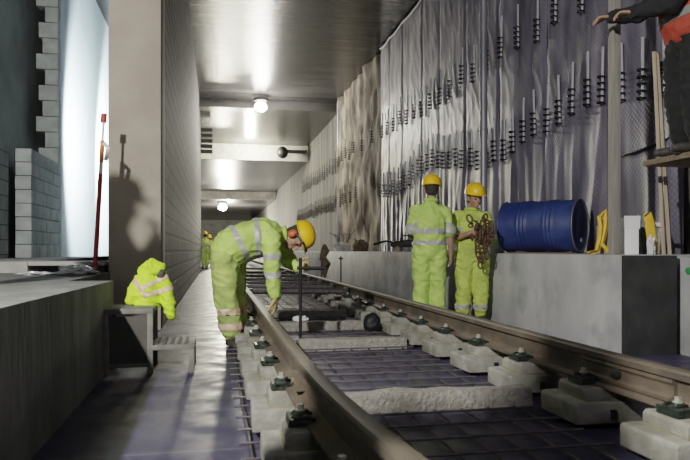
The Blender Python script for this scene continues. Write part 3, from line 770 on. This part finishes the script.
def add_hand(mb, wrist, d, palm, thumb_side, curl=.5, fat=1.0, spread=.1):
    """d: finger direction, palm: direction the palm faces, thumb_side: direction of the thumb"""
    d = V(d).normalized(); p = V(palm); p = (p - d * p.dot(d)).normalized(); t = d.cross(p)
    if t.dot(V(thumb_side)) < 0: t = -t
    w = V(wrist)
    mb.loft([w - d * .02, w + d * .02, w + d * .06, w + d * .092], [(.027 * fat, .020 * fat), (.036 * fat, .018 * fat), (.042 * fat, .016 * fat), (.040 * fat, .013 * fat)], side=t, seg=12)
    for k, (off, ln) in enumerate(((.031, .072), (.010, .082), (-.011, .075), (-.031, .058))):
        q = w + d * .088 + t * off; dirv = d + t * off * spread * 10; dirv.normalize(); pts = [q]; ang = 0
        for j, fr in enumerate((.45, .32, .23)):
            ang += curl * (.8 + .06 * k) * (1.0 if j == 0 else 1.1)
            q = q + (dirv * math.cos(ang) + p * math.sin(ang)) * ln * fr; pts.append(q)
        mb.loft([w + d * .07 + t * off] + pts, [.010 * fat, .0098 * fat, .0092 * fat, .0085 * fat, .0075 * fat], seg=8)
    q = w + d * .025 + t * .030
    mb.loft([q, q + (d * .5 + t * .75 + p * .15) * .035, q + (d * .8 + t * .75 + p * .4) * .062, q + (d * 1.1 + t * .55 + p * .6) * .082], [.013 * fat, .012 * fat, .010 * fat, .008 * fat], seg=8)

def helmet(parent, c, Fm, peak=1, m='helmet'):
    """c: head centre; dome of a safety helmet with ridges and a short peak"""
    mb = MB(); bm = mb.bm; seg = 36; rings = []
    prof = [(1.05, -.10), (1.02, 0), (1.0, .14), (.97, .34), (.89, .56), (.74, .76), (.53, .91), (.28, .985), (.05, 1.0)]
    for r, z in prof:
        ring = []
        for k in range(seg):
            a = 2 * PI * k / seg
            x, y = r * .112 * math.cos(a), r * .136 * math.sin(a)
            zz = z * .118
            for cx in (-.03, 0, .03):
                if z > .3: zz += .006 * math.exp(-((x - cx) / .009) ** 2) 
            if z <= 0 and math.sin(a) > .3: y += (.050 if z < 0 else .012) * (math.sin(a) - .3) / .7
            if z < 0 and math.sin(a) < -.3: y -= .010
            ring.append(bm.verts.new((x, y, zz)))
        rings.append(ring)
    for A, B in zip(rings, rings[1:]):
        for k in range(seg): bm.faces.new((A[k], A[(k + 1) % seg], B[(k + 1) % seg], B[k]))
    bm.faces.new(rings[-1]); bm.faces.new(rings[0][::-1])
    bmesh.ops.transform(bm, matrix=Matrix.Translation(V(c) + Fm @ V((0, 0, .045))) @ Fm.to_4x4(), verts=bm.verts[:])
    h = mb.build('helmet', M[m], parent)
    b = MB(); pts = [V(c) + Fm @ V((.109 * math.cos(a), .130 * math.sin(a), .042)) for a in [2 * PI * k / 30 for k in range(30)]]
    b.loft(pts, [(.004, .010)] * 30, seg=6, closed=True, cap='none'); b.build('headband', M['black'], h)
    return h

def boot(mb, ank, d, s=1.0):
    d = V(d); d.z = 0; d.normalize(); a = V(ank); a0 = V((a.x, a.y, 0))
    sd = V((-d.y, d.x, 0))
    mb.loft([a + V((0, 0, .10)), a + V((0, 0, .0)), a0 + V((0, 0, .06))], [.058, .056, .052], seg=12)
    mb.loft([a0 - d * .065 + V((0, 0, .042)), a0 + d * .02 + V((0, 0, .045)), a0 + d * .11 + V((0, 0, .042)), a0 + d * .185 + V((0, 0, .036))], [(.042, .042), (.046, .045), (.050, .040), (.042, .032)], side=sd, seg=14)

def person(label, loc, J, opts):
    """J: joints in the person's own frame (x right in the photo, y away, z up)"""
    root = thing('person', label, 'person', loc, -YAW)
    hv, tr = opts['top'], opts['bottom']
    up, fw = V(J['hup']).normalized(), V(J['hfw'])
    Fm = frame(up, fw); hc = V(J['head'])
    neck, chest, waist, pel = V(J['neck']), V(J['chest']), V(J['waist']), V(J['pelvis'])
    side = (V(J['shR']) - V(J['shL'])).normalized()
    # --- body
    mb = MB(); P = add_head(mb, hc, Fm)
    mb.loft([hc - up * .05 - Fm @ V((0, .02, 0)), neck.lerp(hc, .3), neck, chest.lerp(neck, .6)], [.052, .055, .058, .06], seg=14)
    mb.loft([chest.lerp(neck, .55), chest, waist, pel], [(.10, .07), (.15, .10), (.14, .095), (.15, .10)], side=side, seg=18)
    for S in 'LR':
        sh, el, wr_ = V(J['sh' + S]), V(J['el' + S]), V(J['wr' + S])
        mb.loft([sh, sh.lerp(el, .5), el, el.lerp(wr_, .35), wr_], [.050, .046, .038, .040, .027], seg=12)
        mb.loft([chest.lerp(neck, .5), sh], [.05, .045], seg=10)
        hd = J['hand' + S]; add_hand(mb, wr_, *hd)
        hp, kn, an = V(J['hip' + S]), V(J['kn' + S]), V(J['an' + S])
        mb.loft([pel.lerp(hp, .5), hp, hp.lerp(kn, .5), kn, kn.lerp(an, .35), an], [.09, .085, .075, .056, .054, .038], seg=12)
    link('body', remesh(mb, .0075, 2, mats=M['skin'], name='body'), root)
    for sx in (-1, 1):
        MB().ell(P(sx * .032, .083, -.004), (.0125, .0125, .0095), u=10, v=8).build('eye', M['eye'], root)
    # hair under the helmet
    hb = MB(); hb.ell(P(0, -.022, .022), (.083, .094, .088), Fm); hb.ell(P(0, -.05, -.025), (.070, .058, .055), Fm)
    hb.build('hair', M['hair'], root)
    if opts.get('helmet', True): h = helmet(root, hc + Fm @ V((0, -.004, .012)), Fm)
    if opts.get('muffs'):
        for sx in (-1, 1):
            e = MB().ell(P(sx * .098, -.005, -.012), (.024, .036, .046), Fm).build('ear_cup', M['muff'], h)
            MB().loft([P(sx * .103, .0, .0), P(sx * .112, .04, .035), P(sx * .095, .11, .055)], [.012, .010, .010], seg=8).build('ear_cup_arm', M['black'], e)
        MB().loft([P(-.085, .10, .062), P(0, .155, .066), P(.085, .10, .062)], [(.007, .016)] * 3, seg=8).build('visor_bracket', M['black'], h)
    # --- trousers
    b = opts.get('baggy', 1.0)
    mb = MB()
    mb.loft([waist.lerp(pel, .2), pel, pel.lerp((V(J['hipL']) + V(J['hipR'])) / 2, .7)], [(.18, .135), (.195, .150), (.165, .14)], side=side, seg=20)
    for S in 'LR':
        hp, kn, an = V(J['hip' + S]), V(J['kn' + S]), V(J['an' + S])
        mb.loft([pel.lerp(hp, .6), hp, hp.lerp(kn, .5), kn, kn.lerp(an, .5), kn.lerp(an, .80), kn.lerp(an, .86)],
                [.12 * b, .118 * b, .106 * b, .092 * b, .088 * b, .086 * b, .078 * b], seg=14)
    tm = remesh(mb, .013, 3, .016, 3 + len(label), M[tr], 'trousers'); to = link('trousers', tm, root)
    for (c, n, w_, R_, m) in opts.get('tbands', []): band(tm, c, n, w_, R_, M[m], to)
    # --- top
    mb = MB()
    hem = waist.lerp(pel, opts.get('hem', .45))
    sc = opts.get('bulk', 1.0)
    mb.loft([neck.lerp(chest, .10), chest.lerp(neck, .45), chest, waist.lerp(chest, .45), waist, hem], [(.075, .07), (.150 * sc, .105 * sc), (.190 * sc, .140 * sc), (.190 * sc, .145 * sc), (.190 * sc, .148 * sc), (.198 * sc, .152 * sc)], side=side, seg=22)
    for S in 'LR':
        sh, el, wr_ = V(J['sh' + S]), V(J['el' + S]), V(J['wr' + S])
        mb.loft([chest.lerp(neck, .5), sh], [(.075), .070], seg=14)
        if opts.get('sleeve', 'short') == 'short':
            mb.loft([sh, sh.lerp(el, .5), sh.lerp(el, .95)], [.068, .066, .070], seg=14)
        else:
            mb.loft([sh, sh.lerp(el, .5), el, el.lerp(wr_, .5), wr_.lerp(el, .06)], [.084, .078, .074, .066, .056], seg=14)
    sm = remesh(mb, .012, 3, .014, 9 + len(label), M[hv], 'jacket'); so = link(opts.get('topname', 'jacket'), sm, root)
    for (c, n, w_, R_, m) in opts.get('bands', []): band(sm, c, n, w_, R_, M[m], so)
    # collar
    cm = MB(); ax = (neck - chest).normalized()
    cc = neck.lerp(chest, .04)
    q = V((0, 0, 1)).rotation_difference(ax).to_matrix()
    pts = [cc + q @ V((.070 * math.cos(a), .068 * math.sin(a), .01)) for a in [2 * PI * k / 24 for k in range(24)]]
    cm.loft(pts, [(.012, .030)] * 24, side=ax, seg=8, closed=True, cap='none') if False else cm.loft(pts, [.020] * 24, seg=8, closed=True, cap='none')
    cm.build('collar', M[hv], so)
    # --- boots, gloves
    for S in 'LR':
        mb = MB(); boot(mb, J['an' + S], J['toe' + S]); link('boot', remesh(mb, .010, 2, mats=M['boot'], name='boot'), root)
        if opts.get('gloves'):
            mb = MB(); hd = J['hand' + S]; w_ = V(J['wr' + S]); e_ = V(J['el' + S])
            add_hand(mb, w_, *hd, 1.25); mb.loft([w_.lerp(e_, .22), w_], [.045, .036], seg=12)
            link('glove', remesh(mb, .0065, 1, mats=M['glove'], name='glove'), root)
    return root

def cam_pt(px, d):       # ground position seen under pixel column px at camera depth d
    u = (px - 345) / 640.0
    return V((d * (u * math.cos(YAW) + math.sin(YAW)), d * (math.cos(YAW) - u * math.sin(YAW)), 0))

# left standing worker, back to the camera
P1 = person('worker in yellow hi-vis and yellow helmet standing with his back to the camera', cam_pt(430, 7.25), dict(
    head=(.022, .01, 1.585), hup=(.02, .03, 1), hfw=(.15, 1, -.05), neck=(.01, -.01, 1.455), chest=(0, -.01, 1.27), waist=(-.01, 0, 1.03), pelvis=(-.005, 0, .90),
    shL=(-.165, -.01, 1.335), shR=(.175, -.01, 1.33), elL=(-.215, .03, 1.10), wrL=(-.16, .25, 1.03), handL=((.6, .8, .0), (0, .3, -1), (.8, -.3, .2), .6),
    elR=(.235, .01, 1.075), wrR=(.25, .05, .83), handR=((0, .12, -1), (-1, 0, 0), (0, 1, 0), .35),
    hipL=(-.095, 0, .86), hipR=(.085, 0, .86), knL=(-.10, .01, .47), knR=(.085, .02, .47), anL=(-.115, -.01, .10), anR=(.09, 0, .10), toeL=(-.2, 1, 0), toeR=(.25, 1, 0)),
    dict(top='hv', bottom='hv', bands=[((0, 0, 1.10), (0, .0, 1), .058, .30, 'refl'), ((0, 0, .965), (0, 0, 1), .05, .30, 'refl'), ((.22, 0, 1.17), (.22, 0, 1), .05, .04, 'refl'), ((-.20, 0, 1.17), (-.2, 0, 1), .05, .04, 'refl')],
         tbands=[((-.11, 0, .22), (0, 0, 1), .05, .14, 'refl')], baggy=1.0, hem=.75, bulk=.98))
# right standing worker, facing the camera, holding rusty chain
P1.scale = (.975,) * 3
P2 = person('worker in lime hi-vis and yellow helmet holding a rusty chain before the plinth', cam_pt(472, 7.5), dict(
    head=(.022, -.05, 1.465), hup=(.05, -.20, 1), hfw=(.30, -1, -.30), neck=(0, 0, 1.335), chest=(-.01, .01, 1.15), waist=(0, 0, .94), pelvis=(0, .01, .83),
    shL=(-.175, 0, 1.255), shR=(.165, .0, 1.245), elL=(-.225, -.06, .99), wrL=(-.06, -.25, 1.055), handL=((1, -.15, .1), (.1, .9, .1), (0, 0, 1), .9),
    elR=(.225, -.05, .98), wrR=(.125, -.26, 1.03), handR=((-1, -.1, .15), (.1, .9, .1), (0, 0, 1), .9),
    hipL=(-.09, .01, .80), hipR=(.09, .01, .80), knL=(-.105, -.02, .44), knR=(.095, -.02, .44), anL=(-.11, 0, .10), anR=(.10, 0, .10), toeL=(-.3, -1, 0), toeR=(.35, -1, 0)),
    dict(top='hvy', bottom='hvy', bands=[((0, 0, 1.02), (0, 0, 1), .05, .22, 'refl'), ((-.205, -.03, 1.10), (-.18, -.2, 1), .05, .04, 'refl'), ((.20, -.03, 1.10), (.2, -.2, 1), .05, .04, 'refl')],
         tbands=[((-.11, 0, .20), (0, 0, 1), .05, .13, 'refl'), ((.10, 0, .20), (0, 0, 1), .05, .13, 'refl')], hem=.5, bulk=.93, baggy=.98))
# bending worker by the left rail
P3 = person('worker in stained yellow hi-vis bending over the left rail, orange ear defenders', cam_pt(235, 5.7), dict(
    head=(.535, .10, .975), hup=(1, -.02, .28), hfw=(.16, -.35, -1), neck=(.43, .10, .995), chest=(.29, .08, .99), waist=(.10, .04, .94), pelvis=(-.06, .02, .86),
    shL=(.355, .27, .98), shR=(.335, -.10, .975), elL=(.44, .33, .78), wrL=(.535, .17, .70), handL=((.9, -.3, .1), (.2, .9, 0), (0, 0, 1), 1.0),
    elR=(.345, -.13, .70), wrR=(.375, -.14, .455), handR=((.02, .0, -1), (-1, .1, 0), (0, -1, 0), .3),
    hipL=(-.05, .12, .80), hipR=(-.075, -.08, .80), knL=(-.03, .14, .44), knR=(-.065, -.07, .45), anL=(.01, .15, .10), anR=(-.02, -.06, .10), toeL=(.45, 1, 0), toeR=(.45, -1, 0)),
    dict(top='hv', bottom='hvd', sleeve='long', gloves=True, muffs=True, hem=.85, bulk=1.18, baggy=1.1,
         bands=[((.175, .06, .95), (1, .25, .06), .048, .40, 'refl'), ((.045, .03, .90), (1, .2, .5), .048, .40, 'refl'),
                ((.34, -.12, .80), (0, 0, 1), .05, .11, 'refl'), ((.36, -.135, .64), (0, 0, 1), .05, .10, 'refl')],
         tbands=[((-.045, -.07, .32), (0, 0, 1), .055, .15, 'reflo'), ((-.025, -.06, .19), (0, 0, 1), .055, .15, 'reflo'),
                 ((.0, .15, .32), (0, 0, 1), .055, .12, 'reflo'), ((.02, .15, .19), (0, 0, 1), .055, .12, 'reflo')]))
# worker in orange vest on the scaffold, at the right edge
q = V((3.60, 4.38, 1.605))
P4 = person('worker in orange vest and black clothes on the scaffold, arms on the post', q, dict(
    head=(-.06, .03, 1.60), hup=(-.1, 0, 1), hfw=(-1, .15, -.1), neck=(-.02, .03, 1.46), chest=(0, .02, 1.27), waist=(.03, 0, 1.03), pelvis=(.04, 0, .90),
    shL=(-.02, .20, 1.37), shR=(-.02, -.17, 1.37), elL=(-.22, .28, 1.20), wrL=(-.44, .33, 1.20), handL=((-1, .2, .0), (0, .2, -1), (0, 1, 0), .6),
    elR=(-.20, -.18, 1.10), wrR=(-.42, -.04, 1.10), handR=((-1, .3, .1), (0, .2, -1), (0, 1, 0), .6),
    hipL=(.03, .10, .86), hipR=(.04, -.09, .86), knL=(.0, .11, .47), knR=(.02, -.10, .47), anL=(.04, .11, .10), anR=(.05, -.1, .10), toeL=(-1, .2, 0), toeR=(-1, -.1, 0)),
    dict(top='dkcloth', bottom='dkcloth', sleeve='long', topname='jumper', hem=.5, bulk=.95))
vm = MB(); vm.loft([(-.01, .03, 1.40), (0, .02, 1.27), (.02, .01, 1.10), (.03, 0, .99)], [(.17, .13), (.24, .175), (.235, .18), (.235, .175)], side=(0, 1, 0), seg=22)
vme = remesh(vm, .013, 3, .010, 2, M['orange'], 'vest'); vo = link('vest', vme, P4)
for z in (1.22, 1.09): band(vme, (.02, 0, z), (-.25, 0, 1), .06, .4, M['greyt'], vo)
# unseen worker on the platform just outside the frame whose shadow falls on the pillar
P5 = person('worker standing on the left platform outside the frame, seen by his shadow on the pillar', (-1.58, 3.85, .645), dict(
    head=(.02, .0, 1.585), hup=(.1, .05, 1), hfw=(1, .15, -.15), neck=(0, -.01, 1.455), chest=(-.02, -.01, 1.27), waist=(-.03, 0, 1.03), pelvis=(-.03, 0, .90),
    shL=(-.01, .17, 1.37), shR=(-.01, -.17, 1.37), elL=(.15, .20, 1.14), wrL=(.24, .14, 1.36), handL=((-.1, -.2, 1), (-1, 0, 0), (0, -1, 0), .6),
    elR=(.15, -.18, 1.12), wrR=(.27, -.06, 1.34), handR=((-.2, .2, 1), (-1, 0, 0), (0, 1, 0), .6),
    hipL=(-.03, .09, .86), hipR=(-.03, -.09, .86), knL=(-.02, .10, .47), knR=(-.02, -.10, .47), anL=(-.03, .11, .10), anR=(-.03, -.1, .10), toeL=(1, .2, 0), toeR=(1, -.1, 0)),
    dict(top='hv', bottom='hv', sleeve='long', hem=.6))
dup(P5, (-.98, 1.02, .70), (0, 0, .4), 'unseen worker figure added outside the frame near the camera to shadow the rails')  # added figure that casts the shadow bands across the rails
# far workers past the end of the block wall
def far_person(src, px, d, rz, label):
    o = dup(src, cam_pt(px, d), (0, 0, rz), label, 'far workers at the end of the walkway'); return o
far_person(P1, 205, 29.5, .6, 'tiny far worker in hi-vis at the end of the walkway, at the wall edge')
far_person(P2, 209.5, 32.5, -.3, 'tiny far worker in hi-vis just right of the other far worker')

# rusty chain in the right worker's hands
ct = thing('chain', 'bundle of rusty chain and clips hanging from the worker\'s hands', 'chain', cam_pt(472, 7.5), -YAW)
def chain_link(c, rz, rx, s):
    pts = [V((.022 * s * math.cos(a), 0, .036 * s * math.sin(a))) for a in [2 * PI * k / 14 for k in range(14)]]
    R3 = Matrix.Rotation(rz, 3, 'Z') @ Matrix.Rotation(rx, 3, 'Y')
    return MB().loft([R3 @ p for p in pts], [.0085 * s] * 14, seg=6, closed=True, cap='none').build('chain_link', M['chain'], ct, loc=c)
for k in range(26):
    chain_link((.045 + rnd.gauss(0, .05), -.33 + rnd.uniform(-.03, .03), 1.07 + rnd.gauss(0, .055)), rnd.uniform(0, 3), rnd.uniform(0, 3), rnd.uniform(.9, 1.4))
for (x0, n_) in ((.0, 6), (.045, 7), (.095, 5)):
    for k in range(n_): chain_link((x0 + .02 * math.sin(k * 1.7), -.33 + .005 * k, 1.02 - .055 * k), (k % 2) * 1.3 + .3, rnd.uniform(-.3, .3), 1.1)
for (x, z) in ((.08, 1.22), (.06, 1.17), (.10, 1.15)): chain_link((x, -.32, z), .3, .5, 1.3)

# hooded jacket draped over the top tread
def hooded_jacket():
    t = thing('hooded_jacket', 'bright lime hooded hi-vis jacket slumped on the upper tread of the step', 'jacket', (-.45, 4.90, .455)); t.scale = (.80,) * 3
    mb = MB()
    mb.loft([(-.06, .05, .05), (-.05, .05, .13), (-.03, .06, .22), (.0, .07, .28)], [(.17, .10), (.16, .10), (.12, .09), (.09, .08)], side=(1, 0, 0), seg=18)
    mb.loft([(.07, .05, .23), (.12, .02, .12), (.145, -.01, .0), (.16, -.02, -.09)], [.075, .065, .058, .045], seg=14)
    mb.loft([(-.10, .04, .22), (-.17, .03, .12), (-.19, .0, .05)], [.07, .06, .05], seg=14)
    sm = remesh(mb, .009, 2, .016, 4, M['hvb'], 'jacket_body'); jo = link('jacket_body', sm, t)
    band(sm, (.11, .02, .13), (.3, -.2, -1), .042, .12, M['reflo'], jo); band(sm, (-.13, .03, .19), (-.8, 0, -.6), .042, .10, M['reflo'], jo)
    band(sm, (0, .03, .20), (.5, 0, -1), .035, .09, M['reflo'], jo)
    hb = MB(); hb.loft([(-.075, .07, .30), (-.01, .05, .335), (.055, .05, .31), (.085, .05, .27)], [(.06, .07), (.085, .09), (.075, .08), (.03, .05)], side=(0, 1, 0), seg=16)
    link('hood', remesh(hb, .009, 2, .014, 8, M['hvb'], 'hood'), t)
    MB().ell((.072, -.005, .285), (.038, .03, .048)).build('hood_lining', M['stepdark'], t)
hooded_jacket()

# ------------------------------------------------------------------ lamps and light
def lamp(loc, r, m, label, nm='tunnel_lamp'):
    t = thing(nm, label, 'lamp', loc)
    MB().ell((0, 0, 0), (r, r, r * .8)).build('bulb', m, t)
    MB().lathe([(r * .3, r * .7), (r * 1.2, r * .9), (r * 1.2, r * 1.3), (r * .4, r * 1.6)], None, 20).build('housing', M['black'], t)
    return t
def point(name, loc, e, col, r):
    d = bpy.data.lights.new(name, 'POINT'); d.energy = e; d.color = col; d.shadow_soft_size = r
    o = bpy.data.objects.new(name, d); C.objects.link(o); o.location = loc; return o
def spot(name, loc, to, e, col, ang, r, blend=.6):
    d = bpy.data.lights.new(name, 'SPOT'); d.energy = e; d.color = col; d.shadow_soft_size = r; d.spot_size = ang; d.spot_blend = blend
    o = bpy.data.objects.new(name, d); C.objects.link(o); o.location = loc
    o.rotation_euler = (V(to) - V(loc)).to_track_quat('-Z', 'Y').to_euler(); return o

lamp((1.62, 23.2, 6.02), .22, M['lampglow'], 'bright bare lamp under the ceiling straight ahead')
point('tunnel_lamp_light', (1.62, 22.8, 5.55), 820, (1, .95, .86), .25)
lamp((.5, 44, 3.75), .30, M['lampglow2'], 'small far lamp deep in the tunnel')
point('far_lamp_light', (.5, 43.4, 3.4), 2200, (1, .93, .72), .3)
point('far_end_fill', (1.0, 56, 3.0), 6000, (1, .95, .80), .4)  # added light brightening the far end, no lamp hangs there
point('beam_face_fill', (1.65, 31.0, 5.6), 1100, (1, .95, .72), .2)  # added to brighten the beam face, not at any fixture
f = thing('beam_fixture', 'dark lamp fixture on the right end of the bright ceiling beam', 'lamp fixture', (4.35, 31.4, 5.7))
MB().box((-.5, 0, 0), (1.2, .2, .16)).build('arm', M['black'], f, bevel=.02); MB().ell((-1.1, 0, -.05), (.28, .3, .3)).build('lamp_head', M['black'], f)
# vent slats on the left past the bright lamp
t = thing('louvre', 'dark slatted louvre high on the left beyond the block wall', 'louvre', (-.9, 26.6, 4.95))
for k in range(5): MB().box((.55, .6, .22 * k), (.5, .5, .10)).build('slat', M['shadedark'], t, bevel=.01)
# floodlights out of sight
def flood(loc, to, label, z0):
    t = thing('floodlight', label, 'floodlight', loc)
    dirv = (V(to) - V(loc)).normalized(); Rm = dirv.to_track_quat('Y', 'Z').to_matrix()
    mb = MB(); mb.box((0, 0, 0), (.30, .10, .24), Rm); mb.build('housing', M['black'], t, bevel=.01)
    mb = MB(); mb.box(dirv * .056, (.26, .006, .20), Rm); mb.build('glass', M['floodglow'], t)
    MB().cyl((0, 0, -.12), (0, 0, z0 - loc[2]), .02).build('stand', M['black'], t)
    for k in range(3):
        a = 2 * PI * k / 3; MB().cyl((0, 0, z0 - loc[2] + .5), (.4 * math.cos(a), .4 * math.sin(a), z0 - loc[2] + .01), .014).build('leg', M['black'], t)
KEY = (-2.25, 0, 3.3)
flood(KEY, (1.2, 7, 1), 'tripod floodlight behind the camera on the platform', .70)
kd = (V((1.2, 7, 1)) - V(KEY)).normalized() * .15
spot('key_light', V(KEY) + kd, (1.0, 7, 1), 1800, (1, .98, .94), math.radians(120), .07, .5)
flood((-1.45, 12.3, 2.9), (-2.62, 14.5, 2.9), 'unseen floodlight added behind the pillar to brighten the white wall', .745)
spot('panel_light', (-1.50, 12.42, 2.9), (-2.62, 14.0, 2.9), 1500, (.80, .95, 1), math.radians(155), .12, .3)  # added light for the white wall, its source unseen

spot('panel_light', (-1.50, 15.6, 3.2), (-2.62, 17.0, 3.0), 2200, (.80, .95, 1), math.radians(155), .12, .3)  # second added spot evening out the white wall, without a fixture
w = bpy.data.worlds.new('tunnel_air'); bpy.context.scene.world = w; w.use_nodes = True
w.node_tree.nodes['Background'].inputs[0].default_value = (.62, .62, .72, 1); w.node_tree.nodes['Background'].inputs[1].default_value = .0
# added fill light out of view, lifting the dark tones of the bay
def area(name, loc, to, e, col, sx, sy):
    d = bpy.data.lights.new(name, 'AREA'); d.energy = e; d.color = col; d.shape = 'RECTANGLE'; d.size = sx; d.size_y = sy
    o = bpy.data.objects.new(name, d); C.objects.link(o); o.location = loc
    o.rotation_euler = (V(to) - V(loc)).to_track_quat('-Z', 'Y').to_euler(); return o
area('bay_fill', (1.6, -1.5, 5.4), (1.8, 8, .6), 42, (.88, .88, 1), 3.5, 1.6)

# ------------------------------------------------------------------ camera
cd = bpy.data.cameras.new('camera'); cam = bpy.data.objects.new('camera', cd); C.objects.link(cam)
cam.location = (0, 0, .86); cam.rotation_euler = (PI / 2, 0, -YAW)
cd.sensor_width = 36; cd.lens = 640 / 690 * 36; cd.shift_y = 20 / 690
cd.clip_start = .05; cd.clip_end = 200
cd.dof.use_dof = True; cd.dof.focus_distance = 6.3; cd.dof.aperture_fstop = 4.0
sc = bpy.context.scene; sc.camera = cam
sc.view_settings.view_transform = 'Filmic'; sc.view_settings.look = 'Medium Contrast'; sc.view_settings.exposure = 0
